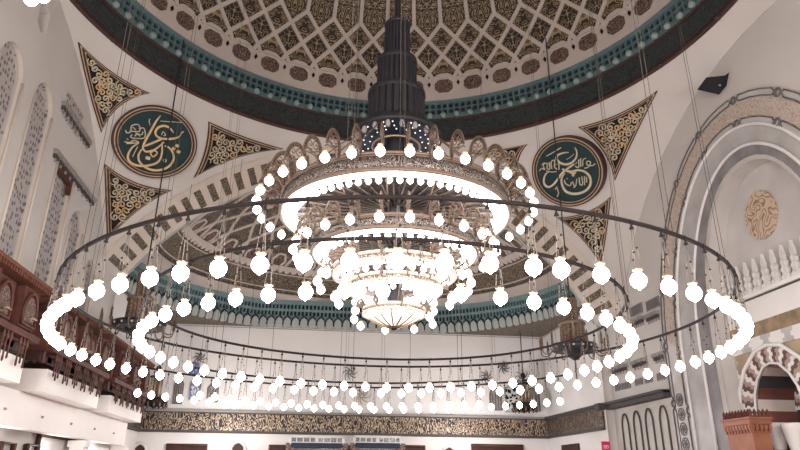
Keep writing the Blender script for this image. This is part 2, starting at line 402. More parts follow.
# mihrab opening
mo = [N(x, y) for x, y in ((743, 412), (742.5, 390), (747, 370), (757, 352), (769, 345))]
mz0 = mo[0][1]; ymc = mo[-1][0]
mo = [(max(y, ymc), z) for y, z in mo]
OUTA = [(mo[0][0], FL)]+mo+[(2*ymc-y, z) for y, z in mo[-2::-1]]+[(2*ymc-mo[0][0], FL)]
INA = [(ymc+(y-ymc)*.58, (z if z < mz0+1e-6 else mz0+(z-mz0)*.70)) for y, z in OUTA]
mb = MB(); wall = [W(NX, y, z) for y, z in grey_i]
ho = [W(NX, y, z) for y, z in INA]; ho[0].z += .01; ho[-1].z += .01
mb.add(wall+ho, tessellate_polygon([wall, ho]), 0); struct(mb.build('wall_right_niche', MT['palemarble']))
mb = MB()                                  # deep striped recess
DEEP = .085
def shrink(P, f, g): return [(ymc+(y-ymc)*f, (z if z < mz0+1e-6 else mz0+(z-mz0)*g)) for y, z in P]
back = shrink(INA, .96, .98); in2 = shrink(back, .66, .74); bk2 = shrink(in2, .9, .95)
n = len(INA); a = [W(NX, *p) for p in INA]; b = [W(NX+DEEP, *p) for p in back]; c2_ = [W(NX+DEEP, *p) for p in in2]; d2_ = [W(NX+DEEP+.05, *p) for p in bk2]
for P, Q in ((a, b), (c2_, d2_)): mb.add(P+Q, [(k, k+1, k+1+n, k+n) for k in range(n-1)], 0)
mb.add(d2_, tessellate_polygon([d2_]), 0)
struct(mb.build('wall_right_prayer_niche', [MT['stripe'], MT['ochre']]))
# joggled voussoirs: each block alternates
mb = MB(); V = []
def rsmp(P, n):
    d = [0]
    for i in range(1, len(P)): d.append(d[-1]+math.hypot(P[i][0]-P[i-1][0], P[i][1]-P[i-1][1]))
    o = []
    for k in range(n+1):
        s = d[-1]*k/n; i = min(max(j for j in range(len(d)) if d[j] <= s+1e-9), len(P)-2)
        f = (s-d[i])/max(1e-9, d[i+1]-d[i]); o.append((P[i][0]+(P[i+1][0]-P[i][0])*f, P[i][1]+(P[i+1][1]-P[i][1])*f))
    return o
def vous(mb, PO, PI_, X, NV):
    a = rsmp(PO[1:-1], NV); b = rsmp(PI_[1:-1], NV)
    for k in range(NV):
        for j in range(5):
            t0, t1 = j/5, (j+1)/5
            q = [lerp_poly([a[k]], [b[k]], t0)[0], lerp_poly([a[k+1]], [b[k+1]], t0)[0], lerp_poly([a[k+1]], [b[k+1]], t1)[0], lerp_poly([a[k]], [b[k]], t1)[0]]
            r_ = (k+(1 if j in (1, 3) else 0)) % 9
            mb.quad(*[W(X-.004, *p) for p in q], mi=0 if r_ < 3 else (1 if r_ < 6 else 2))
vous(mb, OUTA, INA, NX, 90)
m9 = MB(); vous(m9, back, in2, NX+DEEP, 72)
mih = mb.build('mihrab_arch', [MT['white'], MT['darkstone'], MT['pinkstone']], loc=W(NX, ymc, FL)); m9.build('inner_arch', [MT['white'], MT['darkstone'], MT['pinkstone']], mih)
tag(mih, 'striped red and white joggled arch over the prayer niche', 'arch')
mb = MB(); mb.tube([W(NX-.006, *p) for p in OUTA], .08, 6); mb.tube([W(NX-.006, *p) for p in INA], .05, 6); mb.build('arch_moulding', MT['white'], mih)
# marble courses above and beside the mihrab
def course(name, z0, z1, m, y0=YL, y1=YR, t=.05, parent=None, X=NX):
    mb = MB(); mb.box(W(X, y0, min(z0, z1))-Vector((t, 0, 0)), W(X, y1, max(z0, z1))); return mb.build(name, m, parent, loc=W(X, y0, z0))
cw = course('marble_dado', zc0, zw, MT['white']); tag(cw, 'white and brown marble courses under the cresting in the right niche', 'wall panel')
course('dark_ledge', zc0-.001, zc0+.005, MT['charcoal'], t=.2, parent=cw)
course('brown_course', zw, zb1, MT['brownmarble'], t=.07, parent=cw)
mb = MB(); L = YR-YL; nb = 11               # joggled white / grey course
for k in range(nb):
    y0 = YL+L*k/nb; y1 = YL+L*(k+1)/nb; h = zb1-zj; e = L/nb*.22
    w = k % 2 == 0
    e2 = e if w else -e
    P = [(y0-e2*0, zj), (y1, zj), (y1, zj+h*.3), (y1+e2, zj+h*.35), (y1+e2, zj+h*.65), (y1, zj+h*.7), (y1, zb1), (y0, zb1), (y0, zj+h*.7), (y0-e2, zj+h*.65), (y0-e2, zj+h*.35), (y0, zj+h*.3)]
    mb.plate([W(NX, *p)-Vector((.02, 0, 0)) for p in P], (-.06, 0, 0), mi=0 if w else 1)
mb.build('joggled_course', [MT['white'], MT['greymarble']], cw)
zo = zj
mb = MB(); P = [(YL, mz0-.06), (YL, zo), (YR, zo), (YR, mz0-.06)]
H2 = [(y, z) for y, z in OUTA[1:-1]]
mb.add([W(NX, y, z)-Vector((.03, 0, 0)) for y, z in P+[(P[3][0], mz0-.06)]], [], 0)
pl = [W(NX, y, z)-Vector((.03, 0, 0)) for y, z in [(YL, mz0-.02), (YL, zo), (YR, zo), (YR, mz0-.02)]+[(H2[0][0], mz0-.02)]+H2+[(H2[-1][0], mz0-.02)]]
mb.add(pl, tessellate_polygon([pl]), 0); mb.build('ochre_spandrel', MT['ochre'], cw)
# jogged borders standing beside the arch
yb0 = N(742, 370)[0]; yb1 = N(735, 370)[0]
for sg in (0, 1):
    mb = MB()
    for k in range(9):
        z1 = zo-k*.03
        ya_, yb_ = (yb0+.012, yb1+.012) if sg == 0 else (2*ymc-yb0-.012, 2*ymc-yb1-.012)
        mb.box(W(NX, min(ya_, yb_), z1-.03)-Vector((.07, 0, 0)), W(NX, max(ya_, yb_), z1), mi=k % 2)
        mb.box(W(NX, min(ya_, yb_)-.006, z1-.02)-Vector((.075, 0, 0)), W(NX, max(ya_, yb_)+.006, z1-.01), mi=k % 2)
    mb.build('joggled_border', [MT['greymarble'], MT['white']], cw)
# crenellated cresting, one merlon at a time
cr = thing('cresting', 'row of white stepped merlons on the ledge inside the right niche', 'cresting', W(NX-.01, NA, zc0))
bm = MB(); bm.box(W(NX-.016, YL, zc0), W(NX-.002, YR, zc0+.008)); bm.build('ledge', MT['white'], cr)
mo_ = MB(); P = [(-.019, 0), (-.019, .008), (-.010, .013), (-.016, .022), (-.008, .028), (-.012, .037), (-.005, .043), (-.007, .051), (0, .074)]
P = P+[(-x, z) for x, z in P[-2::-1]]
mo_.plate([Vector((0, x*S*.62, z*S*.95)) for x, z in P], (.14, 0, 0))
mm = mo_.mesh('merlon', MT['white']); k = 0
y = YL+.02
while y < YR-.01:
    inst(mm, 'merlon', cr, W(NX-.014, y, zc0+.008)-WL[cr.name]); y += .0285
# medallion
c = hit(763, 215, 'X', NX); e1 = Vector((0, 1, 0)); e2 = Vector((0, 0, 1))
rim = [c+(hit(763+15.5*cos(a), 215+25*sin(a), 'X', NX)-c) for a in [2*PI*k/36 for k in range(36)]]
rim = [c+(p-c)*(1+.03*sin(k*6)) for k, p in enumerate(rim)]
mb = MB(); mb.plate(rim, (-.09, 0, 0)); o = mb.build('carved_medallion', MT['goldcarve'], loc=c)
tag(o, 'round gold carved medallion on the pale tympanum of the right niche', 'medallion')
# red porphyry pier
pc = hit(749.5, 420, 'X', .665); pz = hit(748, 410, 'X', .665).z
pr = thing('pier', 'red stone pier with crested capital standing before the striped prayer niche', 'pillar', Vector((pc.x, pc.y, 0)))
yf = hit(722, 420, 'X', .665).y; xr = hit(771, 420, 'Y', pc.y/S).x; dy = yf-pc.y; dx = xr-pc.x
def pbox(e, z0, z1, m, nm, out=0.):
    mb = MB(); mb.box((pc.x+e, pc.y+e, z0), (xr-e, yf-e, z1)); return mb.build(nm, MT[m], pr)
pbox(.07, 0, pz-.62, 'porph', 'shaft'); pbox(.05, pz-.64, pz-.42, 'porphd', 'corbel_band'); pbox(0., pz-.43, pz-.21, 'porph', 'capital'); pbox(-.05, pz-.27, pz-.21, 'porph', 'capital_lip')
def faces(step):                           # points along the two visible faces: point, direction along the face
    ny = max(2, round((yf-pc.y)/step)); nx = max(2, round((xr-pc.x)/step))
    return [(Vector((pc.x, pc.y+(yf-pc.y)*(q+.5)/ny, 0)), Vector((0, 1, 0)), Vector((-1, 0, 0))) for q in range(ny)]+[(Vector((pc.x+(xr-pc.x)*(q+.5)/nx, pc.y, 0)), Vector((1, 0, 0)), Vector((0, -1, 0))) for q in range(nx)]
mb = MB()
for p, d, o_ in faces(.17):
    for w_, z0, z1, e in ((.055, pz-.60, pz-.45, .0), (.03, pz-.70, pz-.60, .04)):
        c_ = p-o_*e; a_ = c_-d*w_-o_*.05; b_ = c_+d*w_+o_*.02
        mb.box((min(a_.x, b_.x), min(a_.y, b_.y), z0), (max(a_.x, b_.x), max(a_.y, b_.y), z1))
mb.build('muqarnas', MT['porph'], pr)
mb = MB()
def crest_pt(p, d):
    mb.plate([p-d*.075, p-d*.04+Vector((0, 0, .10)), p-d*.07+Vector((0, 0, .14)), p+Vector((0, 0, .27)), p+d*.07+Vector((0, 0, .14)), p+d*.04+Vector((0, 0, .10)), p+d*.075], d.cross(Vector((0, 0, 1)))*.05)
for p, d, o_ in faces(.155):
    crest_pt(Vector((p.x, p.y, pz-.22))-o_*.03, d)
mb.build('crest', MT['porphd'], pr)
# white engaged columns at the mihrab
for (px, lab) in ((779, 'white marble column with spreading capital just right of the red pier'), (795, 'white marble column at the right edge beside the prayer niche')):
    p = hit(px, 440, 'X', NX-.03); zt = hit(px, 423, 'X', NX-.03).z
    t = thing('column', lab, 'column', Vector((p.x, p.y, 0)))
    mb = MB(); mb.lathe([(.30, 0), (.30, .2), (.2, .3), (.17, zt-.9), (.2, zt-.85)], 16, (p.x, p.y, 0)); mb.build('shaft', MT['palemarble'], t)
    mb = MB(); mb.lathe([(.17, zt-.9), (.24, zt-.6), (.34, zt-.2), (.36, zt-.12), (.36, zt), (0, zt)], 12, (p.x, p.y, 0)); mb.build('capital', MT['white'], t)

# far part of the right wall: cornice, blind arches, little windows, muqarnas
q0 = yz(671, 395, AX); q1 = yz(617, 405, AX)
zc = (q0[1]+q1[1])/2
mb = MB(); mb.box(W(AX-.02, q0[0], zc-.008), W(AX, YA, zc+.008)); mb.box(W(AX-.028, q0[0], zc+.004), W(AX, YA, zc+.011)); mb.box(W(BX-.02, YA, zc-.008), W(AX, YA+.03, zc+.010))
struct(mb.build('trim_1', MT['charcoal']))
for k, (px, py) in enumerate(((625, 414), (636.6, 411), (648.6, 408.6), (663, 405.6))):
    yc, zt = yz(px, py, AX); wd = .019
    P = arch_poly(yc-wd, yc+wd, FL+.01, zt-.035, zt, 6)[1:]; P = P[1:]+[P[0]]
    A_ = arch_poly(yc-wd, yc+wd, FL+.01, zt-.035, zt, 6)
    mb = MB(); path = [W(AX-.003, y, z) for y, z in A_[1:]+A_[:1]]; mb.tube(path, .042, 4)
    o = mb.build('blind_arch', MT['charcoal'], loc=W(AX, yc, FL))
    tag(o, '%s slim blind arch outlined in grey, counted from the far end of the right wall' % ('first', 'second', 'third', 'fourth')[k], 'blind arch', 'blind arches under the right cornice')
def wquad(name, m, pxs, t, label, cat, grp, X=AX, axis='X', sg=-1):
    P = [hit(x, y, axis, X) for x, y in pxs]; d = Vector((sg*t, 0, 0)) if axis == 'X' else Vector((0, sg*t, 0))
    mb = MB(); mb.plate(P, d, 0); o = mb.build(name, m, loc=P[0]); tag(o, label, cat, grp); return o
for px, py, w, h, lab in ((636.5, 310.5, 13, 10, 'left one of the upper pair of small dark windows'), (653.5, 304, 13, 10, 'right one of the upper pair of small dark windows'),
   (619.5, 387.5, 7, 6, 'first from the far end of the small dark windows above the cornice'), (627.5, 385.5, 7, 6, 'second from the far end of the small dark windows above the cornice'),
   (639.5, 382, 7, 6, 'third from the far end of the small dark windows above the cornice'), (649.5, 379.5, 7, 6, 'fourth from the far end of the small dark windows above the cornice'),
   (662, 376.5, 8, 7, 'nearest the carved surround of the small dark windows above the cornice')):
    a, b = yz(px-w/2, py, AX), yz(px+w/2, py, AX); zc_ = (a[1]+b[1])/2; hh = abs(yz(px, py-h/2, AX)[1]-yz(px, py+h/2, AX)[1])/2
    mb = MB(); mb.box(W(AX, a[0], zc_-hh)-Vector((.05, 0, 0)), W(AX, b[0], zc_+hh)); o = mb.build('wall_window', MT['chain'], loc=W(AX, a[0], zc_)); tag(o, lab, 'window', 'small windows on the right wall')
    mf = MB(); mf.tube([W(AX, y, z)-Vector((.05, 0, 0)) for y, z in ((a[0], zc_-hh), (b[0], zc_-hh), (b[0], zc_+hh), (a[0], zc_+hh))], .03, 4, True); mf.build('frame', MT['grey'], o)
for px, py, w, lab in ((638.5, 323, 12, 'left muqarnas bracket below the upper pair of windows'), (654, 318, 13, 'right muqarnas bracket below the upper pair of windows'),
   (621, 370.5, 15, 'far muqarnas bracket above the lower row of windows'), (641, 364.5, 15, 'middle muqarnas bracket above the lower row of windows'), (661, 358, 12, 'near muqarnas bracket above the lower row of windows')):
    a, b = yz(px-w/2, py, AX), yz(px+w/2, py, AX); z_ = (a[1]+b[1])/2; mb = MB(); n = 5
    for k in range(n):
        y0 = a[0]+(b[0]-a[0])*(k+.12)/n; y1 = a[0]+(b[0]-a[0])*(k+.88)/n
        mb.box(W(AX-.012, min(y0, y1), z_+.004), W(AX, max(y0, y1), z_+.013)); mb.box(W(AX-.007, min(y0, y1)+.001, z_-.004), W(AX, max(y0, y1)-.001, z_+.004), mi=1); mb.box(W(AX-.003, (y0+y1)/2-.0025, z_-.011), W(AX, (y0+y1)/2+.0025, z_-.004))
    o = mb.build('muqarnas_bracket', [MT['grey'], MT['charcoal']], loc=W(AX, a[0], z_)); tag(o, lab, 'bracket', 'muqarnas brackets on the right wall')

# floodlight on the right wall face
c = onp(713, 85, .05) or hit(713, 85, 'X', AX)
fl = thing('floodlight', 'black box floodlight fixed high on the cream vault above the right arch', 'floodlight', c)
n_ = (CAM-c).normalized(); sd = Vector((0, 0, 1)).cross(n_).normalized(); up = n_.cross(sd)
def fb(a, b, m, name):
    mb = MB(); Mx = Matrix((sd, up, n_)).transposed().to_4x4(); Mx.translation = c; mb.box(a, b, 0, Mx); return mb.build(name, m, fl)
P = [(-.44, -.02), (-.14, .30), (.36, .21), (.10, -.36)]
mb = MB(); base = [c+sd*x*1.35+up*y*1.2+n_*.8 for x, y in P]; mb.plate(base, n_*.2); mb.build('lamp_panel', MT['black'], fl)
mb = MB(); P = [(.10, -.36), (.36, .21), (.52, .30), (.50, .02), (.30, -.18)]; base = [c+sd*x*1.35+up*y*1.2+n_*.3 for x, y in P]; mb.plate(base, n_*.5); mb.build('housing', MT['black'], fl)
mb = MB(); mb.tube([c+sd*.38+up*.15, c+sd*.30+up*.05+n_*.85, c+sd*.22-up*.1+n_*1.0], .05, 6); mb.tube([c-sd*.05+up*.2, c-sd*.02+up*.30+n_*.95], .06, 6); mb.build('bracket', MT['grey'], fl)
ZS = .4997
# ------------------------------------------------------------------ drum and dome
def ringfn(r, z):
    return lambda u: W(r*cos(u*2*PI), r*sin(u*2*PI), z)
mb = MB(); mb.lathe([(RD*S, Z0*S+EYE), (RD*S, Z1*S+EYE)], 192); o = struct(mb.build('trim_2', MT['darkband']))
mb = MB()
for z, r in ((Z0, .10), (Z0+.006, .05), (Z1-.004, .06)): mb.lathe([((RD-.002)*S+r*cos(a), z*S+EYE+r*sin(a)) for a in [2*PI*k/6 for k in range(6)]], 144, closed=True)
struct(mb.build('moulding', MT['maroon'], o))
mb = MB()
for k in range(24):                          # little brackets on the lower moulding
    a = 2*PI*k/24+.06; mb.lathe([(0, -.14), (.12, -.08), (.12, .08), (0, .14)], 6, W((RD-.004)*cos(a), (RD-.004)*sin(a), Z0))
struct(mb.build('boss', MT['maroon'], o))
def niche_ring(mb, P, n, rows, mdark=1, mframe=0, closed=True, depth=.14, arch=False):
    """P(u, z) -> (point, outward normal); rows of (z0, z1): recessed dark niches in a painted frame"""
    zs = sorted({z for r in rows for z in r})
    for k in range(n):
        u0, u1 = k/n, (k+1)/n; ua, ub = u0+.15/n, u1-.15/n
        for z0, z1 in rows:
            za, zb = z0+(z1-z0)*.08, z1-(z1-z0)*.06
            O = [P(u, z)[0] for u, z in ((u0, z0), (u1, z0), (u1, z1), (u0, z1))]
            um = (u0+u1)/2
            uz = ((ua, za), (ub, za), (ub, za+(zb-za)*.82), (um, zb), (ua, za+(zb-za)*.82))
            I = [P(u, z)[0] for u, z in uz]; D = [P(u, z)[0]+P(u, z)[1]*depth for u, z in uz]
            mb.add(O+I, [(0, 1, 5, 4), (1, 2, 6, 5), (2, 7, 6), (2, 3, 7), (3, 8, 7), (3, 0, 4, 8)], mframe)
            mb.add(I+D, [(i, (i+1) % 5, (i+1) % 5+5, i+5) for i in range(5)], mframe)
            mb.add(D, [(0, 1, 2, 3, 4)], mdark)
def drumP(u, z):
    a = u*2*PI; r = RD-.004-(z-Z1)*.12; return W(r*cos(a), r*sin(a), z), Vector((cos(a), sin(a), 0))
mb = MB(); h = Z2-Z1
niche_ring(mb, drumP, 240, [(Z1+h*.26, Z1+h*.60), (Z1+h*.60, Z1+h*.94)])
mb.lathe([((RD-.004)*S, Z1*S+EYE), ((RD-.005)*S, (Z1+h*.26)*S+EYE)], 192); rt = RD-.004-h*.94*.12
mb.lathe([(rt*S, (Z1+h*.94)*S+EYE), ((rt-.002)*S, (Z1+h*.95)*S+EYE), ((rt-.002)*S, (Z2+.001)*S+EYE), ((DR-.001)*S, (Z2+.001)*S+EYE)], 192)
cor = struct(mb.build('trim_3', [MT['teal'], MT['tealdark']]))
mb = MB()
for k in range(108):
    a = 2*PI*(k+.5)/108; r = RD-.008; c = W(r*cos(a), r*sin(a), Z1+h*.17)
    mb.lathe([(.001, -.16), (.14, -.12), (.18, .0), (.13, .13), (.001, .16)], 8, c)
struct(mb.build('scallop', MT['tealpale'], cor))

def domeP(a, phi, lift=0.):                  # a azimuth (rad), phi elevation (deg)
    p = rad(phi); r = DR-lift/S
    return W(r*cos(p)*cos(a), r*cos(p)*sin(a), Z2+r*sin(p))
def domeN(a, phi):
    p = rad(phi); return -Vector((cos(p)*cos(a), cos(p)*sin(a), sin(p)))
PER = 2*PI/48
mb = MB()
mb.grid(lambda u, v: domeP(u*2*PI, 6.6*v), 192, 3, 1)
mb.grid(lambda u, v: domeP(u*2*PI, 6.6+53.4*v), 192, 24, 0, uvfn=lambda u, v: (u*48, rad(6.6+53.4*v)*DR/(DR*PER)))
mb.grid(lambda u, v: domeP(u*2*PI, 60+30*v), 96, 10, 1)
dome = struct(mb.build('ceiling_dome', [MT['domefil'], MT['rib']]))
def dstrap(mb, A, B, w, t, n=6, mi=0):
    ps = []; ns = []
    for k in range(n+1):
        f = k/n; a = A[0]+(B[0]-A[0])*f; ph = A[1]+(B[1]-A[1])*f; ps.append(domeP(a, ph)); ns.append(domeN(a, ph))
    mb.strap(ps, ns, w, t, mi)
mb = MB(); wr = .205
for i in range(48):
    m = i*PER; 
    for sg in (-1, 1):
        h_ = m+sg*PER/2
        dstrap(mb, (h_, 21), (m, 17), wr, .07); dstrap(mb, (m, 17), (h_, 12.6), wr, .07); dstrap(mb, (h_, 12.6), (m, 8.2), wr, .07)
        dstrap(mb, (m, 8.2), (m+sg*PER*.13, 6.2), wr, .07, 3)
    h_ = m+PER/2
    dstrap(mb, (h_, 20.8), (h_, 60), wr, .07, 12)
    hx = [(h_+PER*.36*cos(q), 6.6+2.2*sin(q)) for q in [PI*k/6 for k in range(7)]]
mb.lathe([((DR*cos(rad(60))-.001)*S, (Z2+DR*sin(rad(60)))*S+EYE), ((DR*cos(rad(60))-.012)*S, (Z2+DR*sin(rad(60))-.004)*S+EYE), ((DR*cos(rad(57)))*S, (Z2+DR*sin(rad(57)))*S+EYE)], 144)
struct(mb.build('rib_lattice', MT['rib'], dome))
mb = MB(); m2 = MB(); m3 = MB()
for i in range(48):
    h_ = (i+.5)*PER
    hexa = lambda s, l: [domeP(h_+PER*.30*s*x, 4.0+1.75*s*y, l) for x, y in ((-1, .45), (-.55, 1), (.55, 1), (1, .45), (1, -.45), (.55, -1), (-.55, -1), (-1, -.45))]
    n_ = domeN(h_, 4.0)
    mb.plate(hexa(1, .0), n_*.09)
    a_ = i*PER; d = [domeP(a_+PER*.055*x, 4.7+.75*y) for x, y in ((0, -1), (1, 0), (0, 1), (-1, 0))]
    m2.plate(d, domeN(a_, 4.7)*.06)
    tri = [domeP(h_+PER*.36*x, 6.55+y) for x, y in ((-1, 0), (-.42, 1.0), (.42, 1.0), (1, 0))]
    m3.plate(tri, domeN(h_, 6.6)*.065)
struct(mb.build('octagon_panel', MT['maroonfil'], dome)); struct(m2.build('lozenge_inlay', MT['black'], dome)); struct(m3.build('plaster_hood', MT['rib'], dome))

# ------------------------------------------------------------------ rear arch, striped splay
def splay(t, v):
    a = (PI-foot_a(-1))*(1-t)+foot_a(1)*t; R = AR+(ARI-AR)*v; return W(R*cos(a), AY+(YA-AY)*v, AC+R*sin(a))
mb = MB(); NB = 84
vs = [0, .2, .80, 1]
for k in range(NB):
    for j in range(3):
        t0, t1 = (k+.5-.5)/NB, (k+1)/NB
        mb.quad(splay(t0, vs[j]), splay(t1, vs[j]), splay(t1, vs[j+1]), splay(t0, vs[j+1]), mi=1 if (j == 1 and k % 2 == 0) else 0)
for v, r in ((0, .05), (1, .07)):
    mb.tube([splay(k/96, v) for k in range(97)], r, 5, mi=2 if v else 0)
struct(mb.build('ceiling_arch', [MT['sand'], MT['brownfil'], MT['pale']]))
BXS = {1: BX, -1: BXL}
mb = MB()                                     # piers below the arch, bay side walls
for sg in (-1, 1):
    foot = splay(0 if sg < 0 else 1, 0), splay(0 if sg < 0 else 1, 1)
    ax, bx = WX[sg], BXS[sg]
    mb.quad(W(sg*ax, YA, FL), W(sg*bx, YA+.012, FL), W(sg*bx, YA+.012, .60), W(sg*ax, YA, .60))
    mb.quad(foot[0], W(sg*ax, YA, ZKS[sg]-.03), foot[1])
struct(mb.build('wall_pier', MT['cream']))
mb = MB(); mb.quad(W(-BXL, YA, FL), W(-BXL, BY, FL), W(-BXL, BY, ZS), W(-BXL, YA, ZS)); struct(mb.build('wall_bay_left', MT['white']))
mb = MB(); mb.quad(W(BX, YA, FL), W(BX, BY, FL), W(BX, BY, ZS), W(BX, YA, ZS)); struct(mb.build('wall_bay_right', MT['white']))
mb = MB(); mb.quad(W(-BXL, BY, FL), W(BX, BY, FL), W(BX, BY, ZS+.01), W(-BXL, BY, ZS+.01)); struct(mb.build('wall_back', MT['white']))

# ------------------------------------------------------------------ apse half dome
ZS = .4997; ZT = .599; ZF = .682
def rho(z): return math.sqrt(max(0, ARI**2-(z-AC)**2))
KY = .805
def apse(a, z, lift=0., k=None):
    r = rho(z)-lift/S; return W(r*cos(a), YA+(k or KY)*r*sin(a), z)
def apn(a, z):
    r = rho(z); return Vector((cos(a), sin(a)/KY, (z-AC)/r*.9)).normalized()
def zphi(v): # even spacing along the meridian from ZF to the crown
    p0 = math.asin((ZF-AC)/ARI); p = p0+(PI/2-p0)*v; return AC+ARI*sin(p)
mb = MB()
mb.grid(lambda u, v: apse(PI*(1-u), zphi(v)), 96, 20, 0, uvfn=lambda u, v: (u*28, v*8))
semi = struct(mb.build('ceiling_apse', MT['apsefil']))
NA_ = 14
def astrap(mb, A, B, w, t, n=8):
    ps = []; ns = []
    for k in range(n+1):
        f = k/n; u = A[0]+(B[0]-A[0])*f; v = A[1]+(B[1]-A[1])*f; a = PI*(1-u); z = zphi(min(v, .995)); ps.append(apse(a, z)); ns.append(-apn(a, z))
    mb.strap(ps, ns, w, t)
mb = MB(); wa = .17; L1, L2, L3, L4 = .15, .27, .39, .51
for i in range(NA_+1):
    m = i/NA_; d = .5/NA_
    for sg in (-1, 1):
        h_ = m+sg*d
        if not 0 <= h_ <= 1: continue
        astrap(mb, (m, L1), (h_, L2), wa, .07); astrap(mb, (h_, L2), (m, L3), wa, .07); astrap(mb, (m, L3), (h_, L4), wa, .07)
        astrap(mb, (m, L1), (m+sg*d*.45, .02), wa, .07, 3)
    if m+d < 1: astrap(mb, (m+d, L4), (m+d, .80), wa, .07)
    if m+d < 1:                                 # hexagon frame
        H_ = [(m+d+d*.46*x, .07+.05*y) for x, y in ((-1, 0), (-.5, 1), (.5, 1), (1, 0), (.5, -1), (-.5, -1), (-1, 0))]
        for k in range(6): astrap(mb, H_[k], H_[k+1], wa*.8, .08, 1)
struct(mb.build('rib_lattice', MT['rib'], semi))
mb = MB()
for i in range(NA_):
    m = (i+.5)/NA_; d = .5/NA_
    P = [apse(PI*(1-(m+d*.36*x)), zphi(.07+.036*y)) for x, y in ((-1, 0), (-.5, 1), (.5, 1), (1, 0), (.5, -1), (-.5, -1))]
    mb.plate(P, -apn(PI*(1-m), zphi(.07))*.06)
struct(mb.build('hexagon_panel', MT['maroonfil'], semi))
mb = MB(); NSC = 64                            # scalloped lip under the lattice
for k in range(NSC):
    u0, u1 = k/NSC, (k+1)/NSC
    P = [apse(PI*(1-u), z, .10) for u, z in ((u0, ZF+.012), (u0, ZF+.002), (u0+.2/NSC, ZF-.005), ((u0+u1)/2, ZF-.008), (u1-.2/NSC, ZF-.005), (u1, ZF+.002), (u1, ZF+.012))]
    mb.plate(P, -apn(PI*(1-(u0+u1)/2), ZF)*.08)
struct(mb.build('scalloped_lip', MT['rib'], semi))
mb = MB()                                      # carved frieze
mb.grid(lambda u, v: apse(PI*(1-u), ZT+.012+(ZF-ZT-.012)*v, .04), 96, 4)
o = struct(mb.build('trim_4', MT['brownfil']))
mb = MB()
for z, r, in ((ZF-.012, .05), (ZT+.026, .05), (ZT+.012, .06)):
    mb.tube([apse(PI*(1-k/96), z, .06) for k in range(97)], r, 5)
struct(mb.build('moulding', MT['rib'], o))
mb = MB()
for k in range(44):                            # short cartouches in the frieze foot
    u0, u1 = (k+.15)/44, (k+.85)/44
    pts = [apse(PI*(1-u), z, .09) for u, z in ((u0, ZT+.015), (u1, ZT+.015), (u1, ZT+.023), (u0, ZT+.023))]
    mb.tube(pts, .03, 4, True)
struct(mb.build('cartouche', MT['charcoal'], o))
def cornP(u, z):
    a = PI*(1-u); f = (z-ZS)/(ZT-ZS); r = rho(ZS)-.002-.016*f
    return W(r*cos(a), min(YA+KY*r*sin(a), BY-.004-.01*f), z), Vector((cos(a), sin(a), 0))
mb = MB(); hh = ZT-ZS; nC = 150
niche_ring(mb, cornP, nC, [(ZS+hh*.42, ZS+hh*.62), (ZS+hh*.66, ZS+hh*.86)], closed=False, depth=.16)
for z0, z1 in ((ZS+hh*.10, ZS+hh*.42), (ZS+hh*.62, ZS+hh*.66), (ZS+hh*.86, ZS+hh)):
    mb.grid(lambda u, v: cornP(u, z0+(z1-z0)*v)[0], 96, 1)
o = struct(mb.build('trim_5', [MT['teallit'], MT['tealdark']]))
mb = MB()
mb.grid(lambda u, v: cornP(u, ZT)[0].lerp(apse(PI*(1-u), ZT+.014, .02), v), 96, 1); struct(mb.build('ledge', MT['rib'], o))
mb = MB(); m2 = MB(); nT = 68                  # hanging tongues with dark edge arches
for k in range(nT):
    u0, u1 = k/nT, (k+1)/nT; um = (u0+u1)/2; zb = ZS-.002; zt = ZS+hh*.34
    def T(s, z, out): 
        p, n_ = cornP(u0+(u1-u0)*s, z); return p-n_*out
    sh = [(.10, zb+.004), (.25, zb), (.75, zb), (.90, zb+.004), (.90, zt-.013), (.78, zt-.005), (.5, zt), (.22, zt-.005), (.10, zt-.013)]
    mb.plate([T(s, z, .05) for s, z in sh], -cornP(um, zb)[1]*.10)
    ed = [(.04, zb+.012), (.04, zt-.012), (.2, zt+.0), (.5, zt+.008), (.8, zt+.0), (.96, zt-.012), (.96, zb+.012)]
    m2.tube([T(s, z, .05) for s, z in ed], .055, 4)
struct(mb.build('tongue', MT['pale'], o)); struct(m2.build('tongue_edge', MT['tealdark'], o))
mb = MB(); n = 48                              # flat soffit between round cornice and square bay
R_ = [cornP(1-k/n, ZS)[0] for k in range(n+1)]
for k in range(n):
    p, q = R_[k], R_[k+1]
    def outp(p):
        x, y = p.x/S, (p.y/S-YA)
        f = min((BX if x > 0 else BXL)/max(abs(x), 1e-6), (BY-YA)/max(y, 1e-6)); return W(x*f, YA+y*f, ZS)
    a, b = outp(p), outp(q)
    for v in (a, b, p, q): v.z = ZS*S+EYE+.0
    if abs(a.x-b.x) > .01*S and abs(a.y-b.y) > .01*S:
        cn = W(BX if p.x > 0 else -BXL, BY, ZS); mb.add([p, q, b, cn, a], [(0, 1, 2, 3, 4)])
    else: mb.quad(p, q, b, a)
struct(mb.build('ceiling_soffit', MT['brownfil']))
mb = MB(); mb.tube([W(-BXL+.004, YA, ZS-.006), W(-BXL+.004, BY-.004, ZS-.006), W(BX-.004, BY-.004, ZS-.006), W(BX-.004, YA, ZS-.006)], .02, 4); struct(mb.build('trim_6', MT['grey']))

